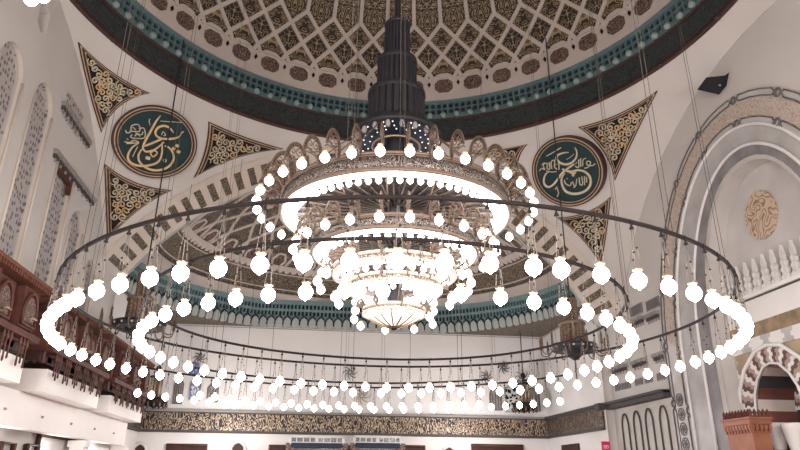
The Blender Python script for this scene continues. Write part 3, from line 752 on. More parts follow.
# ------------------------------------------------------------------ script frieze round the bay, doors, windows of the rear wall
zA_ = (hit(300, 415.5, 'Y', BY).z-EYE)/S; zB_ = (hit(300, 432, 'Y', BY).z-EYE)/S
def bandbox(name, z0, z1, t, m, bx=1):
    mb = MB(); mb.box(W(-BXL, BY-t, z0), W(BX, BY, z1)); o = mb.build(name, m, loc=W(0, BY, z0)); return o
fr = bandbox('script_frieze', zB_, zA_, .006, MT['friezegold']); struct(fr); fr.name = 'trim_7'; WL['trim_7'] = W(0, BY, zB_)
mb = MB()
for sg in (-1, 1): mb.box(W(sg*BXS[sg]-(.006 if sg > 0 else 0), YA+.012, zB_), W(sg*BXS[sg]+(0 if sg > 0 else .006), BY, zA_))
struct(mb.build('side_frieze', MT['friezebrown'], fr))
mb = MB()
for z0, z1, t in ((zA_, zA_+.004, .012), (zA_+.004, zA_+.010, .018), (zB_-.003, zB_, .012), (zB_-.008, zB_-.003, .016)):
    mb.box(W(-BXL, BY-t, z0), W(BX, BY, z1), mi=1 if z0 > zA_ else 0)
    for sg in (-1, 1): mb.box(W(sg*BXS[sg]-(t if sg > 0 else 0), YA+.012, z0), W(sg*BXS[sg]+(0 if sg > 0 else t), BY-t, z1), mi=0)
struct(mb.build('moulding', [MT['charcoal'], MT['grey']], fr))

def back(px, py): return hit(px, py, 'Y', BY)
def bquad(name, m, x0, y0, x1, y1, t, label, cat, grp=None, parent=None):
    a, b = back(x0, y1), back(x1, y0); mb = MB(); mb.box((a.x, BY*S-t, a.z), (b.x, BY*S, b.z)); o = mb.build(name, m, parent, loc=Vector(((a.x+b.x)/2, BY*S, a.z)))
    if not parent: tag(o, label, cat, grp)
    return o
def bframe(o, x0, y0, x1, y1, r, m, t=.12):
    a, b = back(x0, y1), back(x1, y0); y = BY*S-t; mb = MB(); mb.tube([(a.x, y, a.z), (b.x, y, a.z), (b.x, y, b.z), (a.x, y, b.z)], r, 4, True); mb.build('frame', m, o)
# star screens flanking the mihrab axis
def star(px0, py0, px1, py1, mbase, mstar, label):
    o = bquad('star_window', mbase, px0, py0, px1, py1, .10, label, 'window', 'star windows on the rear wall')
    a, b = back(px0, py1), back(px1, py0); mb = MB(); cx, cz = (a.x+b.x)/2, (a.z+b.z)/2; w, h = (b.x-a.x)/2, (b.z-a.z)/2
    for k in range(8):
        q = k*PI/4; 
        for f, rr in ((.28, .14), (.62, .22)):
            c2 = Vector((cx+cos(q+f)*w*(f*1.35), BY*S-.10, cz+sin(q+f)*h*(f*1.35))); d = Vector((cos(q+f), 0, sin(q+f))); e = Vector((-sin(q+f), 0, cos(q+f)))
            mb.plate([c2-d*rr*w*1.4, c2+e*rr*w, c2+d*rr*w*1.4, c2-e*rr*w], (0, -.06, 0))
    for sx in (-1, 1):
        for k in range(4):
            z = cz-h+2*h*(k+.5)/4; mb.box((cx+sx*w*.86-w*.09, BY*S-.16, z-h*.13), (cx+sx*w*.86+w*.09, BY*S-.1, z+h*.13))
    mb.build('star_tracery', mstar, o); bframe(o, px0, py0, px1, py1, .05, MT['grey'])
star(505.5, 388, 520.5, 412, MT['white'], MT['black'], 'white and black star window on the right of the rear wall')
star(189.5, 383, 201.5, 400, MT['white'], MT['bluestar'], 'blue and white star window on the left of the rear wall')
c = back(194, 369)
mb = MB(); mb.tube([c+Vector((cos(2*PI*k/14)*.32, -.06, sin(2*PI*k/14)*.36)) for k in range(14)], .07, 5, True)
for k in range(6): mb.tube([c+Vector((0, -.06, 0)), c+Vector((cos(k*PI/3)*.3, -.06, sin(k*PI/3)*.33))], .06, 4)
tag(mb.build('blue_rosette', MT['bluestar'], loc=c), 'small round blue rosette above the blue star window', 'rosette')
for x0, x1, y0, y1, lab in ((173, 184.5, 380, 404, 'grey arched shutter panel left of the blue star window'), (207, 219, 384, 402, 'grey arched shutter panel right of the blue star window'),
   (490, 500, 388, 410, 'grey shutter panel left of the black star window'), (527, 538, 388, 411, 'grey shutter panel between black star window and lantern')):
    a, b = back(x0, y1), back(x1, y0); mb = MB(); w = b.x-a.x
    P = [Vector((a.x, BY*S, a.z)), Vector((b.x, BY*S, a.z)), Vector((b.x, BY*S, b.z-w*.5)), Vector(((a.x+b.x)/2+w*.3, BY*S, b.z-w*.15)), Vector(((a.x+b.x)/2, BY*S, b.z)), Vector(((a.x+b.x)/2-w*.3, BY*S, b.z-w*.15)), Vector((a.x, BY*S, b.z-w*.5))]
    mb.plate(P, (0, -.08, 0)); o = mb.build('shutter_panel', MT['grey'], loc=Vector(((a.x+b.x)/2, BY*S, a.z))); tag(o, lab, 'shutter', 'grey panels on the rear wall')
    m2 = MB()
    for k in range(1, 4): m2.tube([(a.x+w*k/4, BY*S-.1, a.z), (a.x+w*k/4, BY*S-.1, b.z-w*.55)], .035, 4)
    m2.tube([p-Vector((0, .1, 0)) for p in P], .05, 4, True); m2.build('frame', MT['chain'], o)
for px, py, sc, m, lab in ((350, 372.5, .55, 'chain', 'grey floral rosette high on the rear wall'), (362, 396, .62, 'ochre', 'ochre floral rosette low on the rear wall'), (503.5, 367.5, .5, 'charcoal', 'dark floral rosette above the black star window'),
     (486, 377, .5, 'chain', 'floral scroll left of the dark rosette'), (522, 378, .62, 'chain', 'wide floral scroll right of the dark rosette'), (200, 358, .5, 'chain', 'grey floral scroll above the blue rosette')):
    c = back(px, py); mb = MB()
    for k in range(8):
        q = k*PI/4; mb.tube([c+Vector((cos(q+s_*.9)*sc*(.15+s_*.75), -.05, sin(q+s_*.9)*sc*(.15+s_*.75))) for s_ in (0, .25, .5, .75, 1)], [.05, .045, .04, .03, .015], 4)
    tag(mb.build('floral_inlay', MT[m], loc=c), lab, 'wall ornament', 'floral ornaments on the rear wall')
# lower storey of the rear wall
for x0, x1, lab in ((290, 343.5, 'left blue framed window with white grille at the foot of the rear wall'), (354, 400.5, 'right blue framed window with white grille at the foot of the rear wall')):
    o = bquad('blue_window', MT['glass'], x0, 443.5, x1, 470, .06, lab, 'window', 'blue windows of the rear wall')
    a = back(x0, 444.5), back(x1, 443.5)
    bquad('blue_frame', MT['blue'], x0+1, 443.5, x1-1, 447.5, .30, '', '', parent=o); bquad('grille', MT['glass'], x0, 437.8, x1, 442.5, .2, '', '', parent=o)
    mb = MB()
    for k in range(9):
        p = back(x0+(x1-x0)*k/8, 440); p0, p1 = back(x0, 442.5), back(x0, 437.8); w_ = .10 if k in (0, 4, 8) else .03
        mb.box((p.x-w_, BY*S-.27, p0.z), (p.x+w_, BY*S-.2, p1.z))
    p0, p1 = back(x0, 443), back(x1, 437.4)
    for z in (p0.z, p1.z): mb.box((p0.x, BY*S-.28, z-.07), (p1.x, BY*S-.2, z+.07))
    mb.build('grille_bars', MT['white'], o)
    m2 = MB()
    for k in (0, 1):
        p = back(x0 if k == 0 else x1, 450); m2.box((p.x-.25, BY*S-.25, back(x0, 470).z), (p.x+.25, BY*S, p0.z))
    m2.build('side_frame', MT['maroonfil'], o)
for x0, x1, y0, lab in ((164, 207, 445.5, 'wide red-brown door top left of the blue windows'), (268, 290, 446, 'short red-brown door top beside the left blue window'), (472, 522, 446, 'wide red-brown door top right of the blue windows'), (401, 424, 446.5, 'short red-brown door top right of the right blue window'), (343.5, 354, 446, 'narrow red-brown panel between the two blue windows')):
    o = bquad('wooden_door', MT['wooddark'], x0, y0, x1, 472, .12, lab, 'door', 'red brown doors of the rear wall'); bframe(o, x0, y0, x1, 472, .10, MT['wood'])
for xc, yt, w, lab in ((138.5, 443, 8, 'pointed wooden arch door next to the left balcony'), (237, 441.5, 8, 'pointed wooden arch door midway to the left blue window'), (449, 446, 7, 'pointed wooden arch door right of the blue windows')):
    a, b, t = back(xc-w, 470), back(xc+w, 450), back(xc, yt); mb = MB(); wd = b.x-a.x
    P = [(a.x, a.z), (b.x, a.z), (b.x, t.z-wd*.42), (b.x-wd*.18, t.z-wd*.16), ((a.x+b.x)/2, t.z), (a.x+wd*.18, t.z-wd*.16), (a.x, t.z-wd*.42)]
    mb.plate([Vector((x, BY*S, z)) for x, z in P], (0, -.1, 0)); o = mb.build('arched_door', MT['wooddark'], loc=Vector(((a.x+b.x)/2, BY*S, a.z))); tag(o, lab, 'door', 'arched doors of the rear wall')
    m2 = MB(); m2.tube([Vector((x, BY*S-.12, z)) for x, z in P], .10, 5, True); m2.build('frame', MT['white'], o)
for x0, x1, y0, lab in ((565, 582, 444, 'brown door top on the right wall of the apse'),):
    P = [hit(x0, 470, 'X', BX), hit(x1, 470, 'X', BX), hit(x1, y0-2, 'X', BX), hit(x0, y0+1, 'X', BX)]
    zt = P[3].z; mb = MB(); mb.box((BX*S-.12, P[0].y, 0), (BX*S, P[1].y, zt)); o = mb.build('wooden_door', MT['wooddark'], loc=Vector((BX*S, P[0].y, 0))); tag(o, lab, 'door')
# pier panel and pink sign
p = hit(605, 446, 'Y', YA+.005); q = hit(605, 441.5, 'Y', YA+.005)
sg_ = thing('pink_sign', 'small pink sign with white emblem on the right pier', 'sign', p)
mb = MB(); w = .22; mb.box((p.x-w, p.y-.12, q.z-.55), (p.x+w, p.y-.06, q.z)); mb.build('board', MT['red'], sg_)
mb = MB(); c = Vector((p.x, p.y-.13, q.z-.27))
for dx in (-.07, .07): mb.tube([c+Vector((dx+cos(2*PI*k/8)*.055, 0, sin(2*PI*k/8)*.08)) for k in range(8)], .022, 4, True)
mb.build('emblem', MT['white'], sg_)
# ------------------------------------------------------------------ ornaments on the pendentives
def tri_surface(A, B, C, bAB, bAC, bBC, sc=1., n=14):
    """curved-sided pixel triangle -> function (t, s) in pixel space; bulges in pixels, positive = outwards"""
    A, B, C = Vector(A), Vector(B), Vector(C); G = (A+B+C)/3
    def bul(P, Q, b):
        m = (P+Q)/2; d = (Q-P).normalized(); nr = Vector((-d.y, d.x)); nr = nr if nr.dot(m-G) > 0 else -nr; return nr*b
    nAB, nAC, nBC = bul(A, B, bAB), bul(A, C, bAC), bul(B, C, bBC)
    def f(t, s):
        p = A*(1-t)+(B*(1-s)+C*s)*t
        p = p+nAB*4*t*(1-t)*(1-s)+nAC*4*t*(1-t)*s+nBC*4*s*(1-s)*t*t
        return G+(p-G)*sc
    return f
def tri_layer(f, off, n=12):
    mb = MB(); idx = {}; vs = []
    for i in range(n+1):
        for j in range(n+1):
            p = f(.02+.98*i/n, j/n); h = onp(p.x, p.y, off)
            if h is None: return None
            vs.append(h)
    fs = [(i*(n+1)+j, i*(n+1)+j+1, (i+1)*(n+1)+j+1, (i+1)*(n+1)+j) for i in range(n) for j in range(n)]
    mb.add(vs, fs); return mb
def inside(p, poly):
    c = False; j = len(poly)-1
    for i in range(len(poly)):
        if (poly[i].y > p.y) != (poly[j].y > p.y) and p.x < (poly[j].x-poly[i].x)*(p.y-poly[i].y)/(poly[j].y-poly[i].y+1e-12)+poly[i].x: c = not c
        j = i
    return c
def spandrel(A, B, C, bAB, bAC, bBC, label, grp='arabesque triangles beside the roundels'):
    f0 = tri_surface(A, B, C, bAB, bAC, bBC); g = (Vector(A)+Vector(B)+Vector(C))/3; c = onp(g.x, g.y, .02)
    if c is None: print('MISS', label); return
    t = thing('arabesque_triangle', label, 'wall ornament', c, grp)
    for sc, off, m, nm in ((1., .03, 'maroon', 'outer_border'), (.935, .05, 'brass', 'gilt_line'), (.885, .07, 'maroon', 'middle_border'), (.80, .085, 'brass', 'inner_gilt_line'), (.765, .10, 'black', 'ground')):
        mb = tri_layer(tri_surface(A, B, C, bAB, bAC, bBC, sc), off)
        if mb: mb.build(nm, MT[m], t)
    fi = tri_surface(A, B, C, bAB, bAC, bBC, .69)
    poly = [fi(k/12, 0) for k in range(13)]+[fi(1, k/12) for k in range(1, 13)]+[fi(1-k/12, 1) for k in range(1, 12)]
    x0, x1 = min(p.x for p in poly), max(p.x for p in poly); y0, y1 = min(p.y for p in poly), max(p.y for p in poly)
    mb = MB(); pitch = 7.0; row = 0; y = y0
    while y < y1:
        x = x0+(row % 2)*pitch/2; col = 0
        while x < x1:
            if inside(Vector((x, y)), poly):
                hand = 1 if (row+col) % 2 else -1; ph = random.uniform(0, 6.3); pts = []
                for k in range(17):
                    q = ph+hand*k*.55; rr = .7+k*.2+(k > 13)*(k-13)*.5; h = onp(x+rr*cos(q), y+rr*sin(q), .13)
                    if h is not None: pts.append(h)
                if len(pts) > 4: mb.tube(pts, [.050-.0012*k for k in range(len(pts))], 4, mi=0 if random.random() < .75 else 1)
            x += pitch; col += 1
        y += pitch*.86; row += 1
    if mb.v: mb.build('gilt_scrollwork', [MT['paleg'], MT['gold']], t)
spandrel((77, 40), (150, 93), (101, 133), -5, 1.5, -9, 'gilded arabesque triangle above the left green roundel, nearest the left wall')
spandrel((107, 241), (104, 163), (172, 190), 0, -5, -6, 'gilded arabesque triangle below the left green roundel')
spandrel((285, 149), (208, 121), (193, 178), -2, -6, -4, 'gilded arabesque triangle right of the left green roundel')
spandrel((659, 89), (578, 127), (615, 181), -5, -1, -7, 'gilded arabesque triangle above the right green roundel')
spandrel((601, 265), (611, 196), (556, 217), 1, -4, -6, 'gilded arabesque triangle below the right green roundel')
spandrel((452, 153), (528, 144), (518, 165), -2, -4, -2, 'gilded arabesque triangle left of the right green roundel, half hidden by the chandelier')

def roundel(px, py, rx, label, strokes, asp=.87, off=.12):
    c0 = onp(px, py, .0); fr_ = ray(px, py); h = BVH.ray_cast(CAM, fr_); n = h[1] if h[1].dot(fr_) < 0 else -h[1]
    # plane tangent to the vault at the roundel
    c = c0+n*off; dist = (c-CAM).dot(f0); R = rx/F*dist
    e1 = Vector((0, 0, 1)).cross(n).normalized(); e2 = n.cross(e1)*asp
    t = thing('calligraphy_roundel', label, 'roundel', c, 'green calligraphy roundels')
    def ring(r0, r1, z0, z1, m, nm):
        mb = MB(); N_ = 64
        pt = lambda r, k, z: c+(e1*cos(2*PI*k/N_)+e2*sin(2*PI*k/N_))*r*R+n*z
        for k in range(N_):
            q = k+1
            mb.quad(pt(r0, k, z1), pt(r1, k, z1), pt(r1, q, z1), pt(r0, q, z1)); mb.quad(pt(r1, k, z0), pt(r1, q, z0), pt(r1, q, z1), pt(r1, k, z1)); mb.quad(pt(r0, k, z0), pt(r0, q, z0), pt(r0, q, z1), pt(r0, k, z1))
        return mb.build(nm, MT[m], t)
    mb = MB(); mb.plate([c+(e1*cos(2*PI*k/64)+e2*sin(2*PI*k/64))*R*.9-n*.1 for k in range(64)], n*.13); mb.build('enamel_disc', MT['green'], t)
    ring(.96, 1., -.35, .10, 'maroon', 'outer_rim'); ring(.935, .96, -.1, .12, 'brass', 'gilt_rim'); ring(.88, .935, -.1, .09, 'maroon', 'inner_rim'); ring(.865, .88, -.1, .10, 'brass', 'inner_gilt_line')
    mb = MB(); m2 = MB()
    for big, sw in strokes:
        pts = [Vector((x, y, w)) for x, y, w in sw]; P = cat_rom(pts, 5) if len(pts) > 2 else pts
        tgt = mb if big else MB(); L_ = []; R_ = []
        for i, p in enumerate(P):
            a = P[max(0, i-1)]; b = P[min(len(P)-1, i+1)]; d = Vector((b.x-a.x, b.y-a.y, 0)); d = d.normalized() if d.length > 1e-6 else Vector((1, 0, 0))
            s_ = Vector((-d.y, d.x, 0))*max(p.z, .2)*.43
            L_.append(hitp(p.x+s_.x, p.y+s_.y, c+n*.03, n)); R_.append(hitp(p.x-s_.x, p.y-s_.y, c+n*.03, n))
        up_ = n*(.06 if big else .045)
        for i in range(len(P)-1):
            a, b, d, e = L_[i], L_[i+1], R_[i+1], R_[i]
            tgt.quad(a+up_, b+up_, d+up_, e+up_); tgt.quad(a, b, b+up_, a+up_); tgt.quad(e, d, d+up_, e+up_)
        if not big: tgt.build('script_stroke', MT['paleg'], t)
        tgt.quad(L_[0], R_[0], R_[0]+up_, L_[0]+up_); tgt.quad(L_[-1], R_[-1], R_[-1]+up_, L_[-1]+up_)
    mb.build('large_script', MT['gold' if px < 300 else 'paleg'], t);
def conv(ox, oy, k, lst): return [(b, [(ox+x/k, oy+y/k, w/k) for x, y, w in s]) for b, s in lst]
def L(w, *p): return [(x, y, w) for x, y in p]
LS = [
 (1, [(292, 65, 4), (265, 100, 13), (228, 165, 16), (190, 235, 16), (178, 275, 14), (200, 298, 13), (245, 288, 12), (285, 262, 11), (312, 236, 9)]),
 (1, [(376, 178, 4), (348, 145, 14), (310, 132, 16), (273, 146, 16), (258, 178, 15), (274, 204, 14), (320, 216, 14), (385, 212, 14), (420, 194, 5)]),
 (1, [(308, 214, 13), (258, 234, 14), (205, 256, 14), (175, 264, 9)]),
 (1, [(152, 244, 5), (112, 268, 11), (86, 308, 15), (83, 345, 16), (110, 375, 16), (160, 389, 16), (215, 386, 15), (265, 370, 14), (290, 342, 13), (301, 298, 12), (300, 240, 9)]),
 (1, [(170, 282, 8), (150, 320, 13), (155, 360, 14), (190, 396, 15), (240, 416, 16), (300, 413, 15), (347, 390, 15), (373, 350, 14), (371, 308, 13), (345, 272, 12), (318, 262, 7)]),
 (1, L(10, (248, 288), (270, 305), (245, 330), (228, 310), (248, 288))),
 (1, L(24, (196, 335), (224, 343))), (1, L(22, (388, 256), (408, 266))), (1, L(22, (395, 294), (416, 304))), (1, L(20, (366, 274), (384, 284))),
 (0, L(5, (290, 102), (360, 107), (436, 112))), (0, L(6, (298, 192), (306, 172), (318, 178), (322, 194), (310, 196))), (0, L(6, (310, 350), (322, 346), (328, 358), (316, 366), (309, 352))),
 (0, L(7, (222, 88), (219, 108), (224, 128))), (0, L(6, (146, 266), (128, 298), (112, 332))), (0, L(7, (440, 170), (424, 180), (418, 196))),
 (0, L(7, (66, 160), (76, 178), (100, 170), (106, 132), (150, 126), (156, 168), (92, 166))), (0, L(7, (110, 188), (100, 206), (142, 214), (190, 206), (186, 150), (150, 150))),
 (0, L(8, (58, 234), (95, 240), (120, 226), (150, 240), (72, 246))), (0, L(6, (130, 178), (170, 190), (178, 170))), (0, L(6, (160, 200), (140, 186), (126, 200))), (0, L(6, (112, 140), (134, 160))), (0, L(5, (84, 222), (74, 214)))]
RS = [
 (1, [(292, 106, 5), (250, 111, 14), (210, 128, 17), (202, 155, 18), (228, 184, 18), (275, 196, 19), (320, 180, 17), (350, 140, 13), (352, 100, 10), (338, 70, 4)]),
 (1, [(334, 194, 12), (290, 224, 17), (245, 260, 17), (215, 300, 16), (180, 345, 16), (142, 366, 16), (112, 347, 15), (107, 306, 14), (120, 270, 12), (140, 253, 6)]),
 (1, [(243, 232, 15), (300, 250, 17), (360, 240, 16), (412, 250, 17), (450, 288, 18), (457, 340, 19), (430, 385, 20), (380, 411, 20), (320, 416, 20), (270, 396, 19), (244, 350, 17), (240, 300, 14), (262, 262, 9)]),
 (1, L(22, (302, 254), (324, 262), (326, 284))), (1, L(20, (344, 254), (330, 268), (326, 286))),
 (0, L(8, (124, 136), (180, 104), (236, 70))), (0, L(5, (276, 160), (305, 142), (332, 118))),
 (0, L(8, (340, 210), (366, 220), (366, 160))), (0, L(8, (382, 216), (381, 150))), (0, L(7, (396, 210), (400, 162), (422, 150))), (0, L(8, (410, 226), (440, 216), (455, 180), (430, 174), (430, 200), (470, 206), (492, 188))), (0, L(6, (350, 178), (345, 195))),
 (0, L(8, (70, 246), (90, 226), (112, 236), (100, 200), (130, 190), (130, 226), (150, 230), (145, 180))), (0, L(8, (166, 232), (160, 180), (186, 166), (186, 216), (216, 236), (216, 194), (190, 200))), (0, L(7, (124, 246), (165, 254), (202, 250))), (0, L(6, (90, 200), (112, 180))),
 (0, L(8, (258, 312), (270, 342), (302, 356), (312, 330))), (0, L(8, (320, 324), (336, 366))), (0, L(8, (352, 304), (346, 350), (330, 372))), (0, L(8, (370, 294), (376, 345), (396, 346), (390, 288))), (0, L(8, (410, 284), (411, 352))), (0, L(8, (426, 290), (426, 332))), (0, L(6, (276, 300), (284, 308))),
 (0, L(7, (200, 364), (216, 410), (204, 440))), (0, L(6, (202, 364), (190, 386)))]
roundel(155, 141.5, 42, 'green calligraphy roundel on the left pendentive, with bright gold script', conv(115, 105, 6.425, LS))
roundel(568.5, 171, 38, 'green calligraphy roundel on the right pendentive, with pale gold script', conv(530, 138, 7.5, RS), .945)

# muqarnas courses on the left wall
for (xa, ya, xb, yb, th, lab) in ((62, 100, 87, 150, 10, 'upper muqarnas course on the left wall under the dome'), (53, 150, 92, 206, 9, 'lower muqarnas course over the tall lattice on the left wall')):
    a, b = yz(xa, ya, -AXL), yz(xb, yb, -AXL); z = (a[1]+b[1])/2; mb = MB(); n = 9
    for k in range(n):
        y0 = a[0]+(b[0]-a[0])*(k+.1)/n; y1 = a[0]+(b[0]-a[0])*(k+.9)/n; ym = (y0+y1)/2
        mb.box(W(-AXL, y0, z+.001), W(-AXL+.009, y1, z+.008), 0); mb.box(W(-AXL, y0+.001, z-.007), W(-AXL+.006, y1-.001, z+.001), 1); mb.box(W(-AXL, ym-.003, z-.013), W(-AXL+.004, ym+.003, z-.007), 0)
    mb.box(W(-AXL, a[0], z+.008), W(-AXL+.010, b[0], z+.010), 0)
    o = mb.build('muqarnas_course', [MT['grey'], MT['charcoal']], loc=W(-AXL, a[0], z)); tag(o, lab, 'wall ornament')
a, b = yz(62, 112, -AXL), yz(76, 140, -AXL); z = (a[1]+b[1])/2
mb = MB(); mb.box(W(-AXL, a[0], z), W(-AXL+.004, b[0], z+.06)); o = mb.build('stone_panel', MT['lattice'], loc=W(-AXL, a[0], z)); tag(o, 'grey stone panel on the left wall above the upper muqarnas course', 'panel')
y0, y1, zt = wins[4][0], wins[4][1], wins[4][4]
mb = MB(); mb.box(W(-AXL-.008, y0, zt-.032), W(-AXL+.002, y1, zt)); mb.box(W(-AXL-.008, y1-.010, zt-.055), W(-AXL+.002, y1, zt-.032)); o = mb.build('carved_lintel', MT['wood'], loc=W(-AXL, y0, zt)); tag(o, 'dark wooden lintel at the head of the square-topped lattice window', 'lintel')

# ------------------------------------------------------------------ wooden balconies along the left wall
XB = -.615; ZSL0, ZSL1, ZBT = .141, .181, .316
def balcony(y0, y1, label):
    t = thing('balcony', label, 'balcony', W(XB, (y0+y1)/2, ZSL0), 'wooden balconies of the left wall')
    mb = MB(); mb.box(W(-AXL, y0, ZSL0), W(XB, y1, ZSL1)); mb.build('console_slab', MT['slab'], t)
    mb = MB(); mb.box(W(-AXL, y0-.02, ZSL1+.012), W(XB-.012, y1+.02, ZBT-.02)); mb.build('timber_body', MT['wooddark'], t)
    mb = MB(); 
    P = [(-AXL, ZBT+.035), (XB+.008, ZBT-.001), (XB+.008, ZBT-.007), (XB-.02, ZBT-.012), (-AXL, ZBT-.026)]
    a = [W(x, y0-.045, z) for x, z in P]; b = [W(x, y1+.045, z) for x, z in P]
    mb.add(a+b, [(i, (i+1) % 5, (i+1) % 5+5, i+5) for i in range(5)]+[(0, 1, 2, 3, 4), (9, 8, 7, 6, 5)]); mb.build('tiled_canopy', MT['rust'], t)
    mb = MB(); n = 46
    for k in range(n):
        y = y0-.04+(y1-y0+.08)*(k+.5)/n; mb.box(W(XB+.004, y-.0014, ZBT-.015), W(XB+.007, y+.0014, ZBT-.006))
    mb.build('canopy_fringe', MT['rust'], t)['kind'] = 'stuff'
    nb = 5; w = (y1-y0)/nb
    for k in range(nb):
        ya_, yb_ = y0+w*(k+.10), y0+w*(k+.90); ym = (ya_+yb_)/2; big = k % 2 == 0
        xo = XB+(.006 if big else -.004)
        mb = MB(); mb.box(W(XB-.014, ya_, ZSL1+.045), W(xo, yb_, ZBT-.024))
        for j in range(3): mb.box(W(XB-.014, ya_+w*.08*(j+1), ZSL1+.045-.010*(j+1)), W(xo-.006*(j+1), yb_-w*.08*(j+1), ZSL1+.045-.010*j))
        p = mb.build('bay_screen', MT['wood'], t)
        A_ = arch_poly(ya_+w*.06, yb_-w*.06, ZSL1+.05, ZBT-.062, ZBT-.030, 5)
        m2 = MB(); m2.tube([W(xo+.002, y, z) for y, z in A_], .055, 5, True); m2.build('arch_frame', MT['wood'], p)
        m3 = MB(); m3.plate([W(xo+.001, y, z) for y, z in arch_poly(ya_+w*.12, yb_-w*.12, ZSL1+.055, ZBT-.066, ZBT-.038, 5)], (.02, 0, 0)); m3.build('lattice_panel', MT['maroonfil'], p)
        # shutter hanging ajar
        m4 = MB(); z0, z1 = ZSL1+.062, ZBT-.075; yc = ym+w*.06
        c4 = [W(xo+.003, yc-w*.10, z1), W(xo+.003, yc+w*.10, z1), W(xo+.010, yc+w*.10, z0), W(xo+.010, yc-w*.10, z0)]
        m4.tube(c4, .04, 4, True); m4.quad(*c4, mi=1); m4.build('shutter', [MT['ochre'], MT['maroonfil']], p)
    mb = MB()
    for k in range(18):
        y = y0+(y1-y0)*((k//3+.5)/6+(k % 3-1)*.035); L_ = .048+.006*(k % 2)
        mb.lathe([(.0, -L_*S), (.035, -L_*S+.06), (.025, -.6), (.025, -.35), (.065, -.28), (.035, -.15), (.06, 0)], 6, W(XB+.006, y, ZSL1+.035))
    mb.box(W(XB-.012, y0-.02, ZSL1+.030), W(XB+.010, y1+.02, ZSL1+.040)); mb.build('turned_pendants', MT['wood'], t)
    mb = MB()
    for k in range(6):
        x = -AXL+(XB+AXL)*(k+.5)/6; mb.lathe([(.0, -.5), (.06, -.42), (.05, -.2), (.08, 0)], 6, W(x, y0-.012, ZSL1+.035))
    mb.box(W(-AXL, y0-.026, ZSL1+.030), W(XB, y0-.016, ZSL1+.2*.5)); 
    A_ = [(-AXL+.02, ZSL1+.05), (XB-.03, ZSL1+.05), (XB-.03, ZBT-.08), ((-AXL+XB)/2, ZBT-.055), (-AXL+.02, ZBT-.08)]
    mb.tube([W(x, y0-.024, z) for x, z in A_], .09, 5, True); mb.build('end_screen', MT['wood'], t)
for y0, y1, lab in ((-.20, .18, 'nearest wooden balcony on a white slab, cut by the left picture edge'), (.285, .61, 'middle wooden balcony on a white slab, under the left wall lattices'), (.70, 1.03, 'farthest wooden balcony on a white slab, next to the script frieze')):
    balcony(y0, y1, lab)
# white gallery beam and posts below
mb = MB(); mb.box(W(-.68, -1.2, .078), W(-.655, 1.05, .1405)); mb.box(W(-AXL, -1.2, .115), W(-.66, 1.05, .1400)); struct(mb.build('beam_gallery', MT['slab']))
mb = MB()
for k in range(7): mb.lathe([(0, -.05), (.06, -.03), (.06, .03), (0, .05)], 6, W(-.654, -.1+.17*k, .105))
struct(mb.build('trim_8', MT['grey']))
for px, lab in ((80, 'white square post under the middle balcony beam'), (121, 'white square post under the end of the farthest balcony')):
    p = hit(px, 440, 'X', -.668); mb = MB(); mb.box((p.x-.28, p.y-.28, 0), (p.x+.28, p.y+.28, .075*S+EYE)); o = mb.build('post', MT['slab'], loc=Vector((p.x, p.y, 0))); tag(o, lab, 'post', 'white posts under the gallery')
    m2 = MB(); m2.box((p.x-.36, p.y-.36, .06*S+EYE), (p.x+.36, p.y+.36, .074*S+EYE)); m2.build('cap', MT['slab'], o)
for x0, x1, y0, lab in ((38, 74, 437, 'framed glass panel with dark border under the middle balcony'), (0, 13, 443, 'dark framed opening at the lower left corner under the gallery'), (26, 37, 445, 'small dark framed opening left of the glass panel')):
    a, b = yz(x0, y0, -AXL+.006), yz(x1, y0, -AXL+.006); z = (a[1]+b[1])/2
    mb = MB(); mb.box(W(-AXL, a[0], FL+.01), W(-AXL+.004, b[0], z)); o = mb.build('framed_panel', MT['palemarble' if x0 == 38 else 'grey'], loc=W(-AXL, a[0], FL)); tag(o, lab, 'panel')
    m2 = MB(); m2.tube([W(-AXL+.008, a[0], FL+.01), W(-AXL+.008, b[0], FL+.01), W(-AXL+.008, b[0], z), W(-AXL+.008, a[0], z)], .11, 4, True); m2.build('frame', MT['wooddark'], o)
p0 = hit(92, 445, 'X', -AXL+.004)
A_ = arch_poly(p0.y/S-.03, p0.y/S+.03, FL+.01, .015, .048, 5)
mb = MB(); mb.plate([W(-AXL, y, z) for y, z in A_], (.1, 0, 0)); o = mb.build('arched_door', MT['wooddark'], loc=W(-AXL, p0.y/S, FL)); tag(o, 'pointed wooden arch door in the left wall under the gallery', 'door')
m2 = MB(); m2.tube([W(-AXL+.008, y, z) for y, z in A_], .1, 5, True); m2.build('frame', MT['wood'], o)
# ------------------------------------------------------------------ lamp prototypes
def globe_mb(r, mb=None, z=0., n=14):
    mb = mb or MB()
    prof = [(.001, -1.22), (.10, -1.20), (.16, -1.06), (.42, -.92), (.75, -.68), (.96, -.28), (1., .05), (.93, .42), (.72, .74), (.46, .94), (.34, 1.04)]
    mb.lathe([(a*r, z+b*r) for a, b in prof], n, mi=0); return mb
def collar_mb(r, z=0., mi=0, mb=None):
    mb = mb or MB(); n = 12; vs = []
    prof = [(.36, .98), (.40, 1.12), (.52, 1.22), (.66, 1.34), (.60, 1.36), (.30, 1.16), (.001, 1.16)]
    for r_, z_ in prof:
        for k in range(n):
            lift = .16 if (k % 2 == 0 and z_ > 1.3) else 0; a = 2*PI*k/n; vs.append((r_*r*cos(a)*(1+lift*.5), r_*r*sin(a)*(1+lift*.5), z+(z_+lift)*r))
    mb.add(vs, [(i*n+k, i*n+(k+1) % n, (i+1)*n+(k+1) % n, (i+1)*n+k) for i in range(len(prof)-1) for k in range(n)], mi, True); return mb
GR = .135
g_me = globe_mb(GR).mesh('globe', MT['globe']); c_me = collar_mb(GR).mesh('collar', MT['brass'])
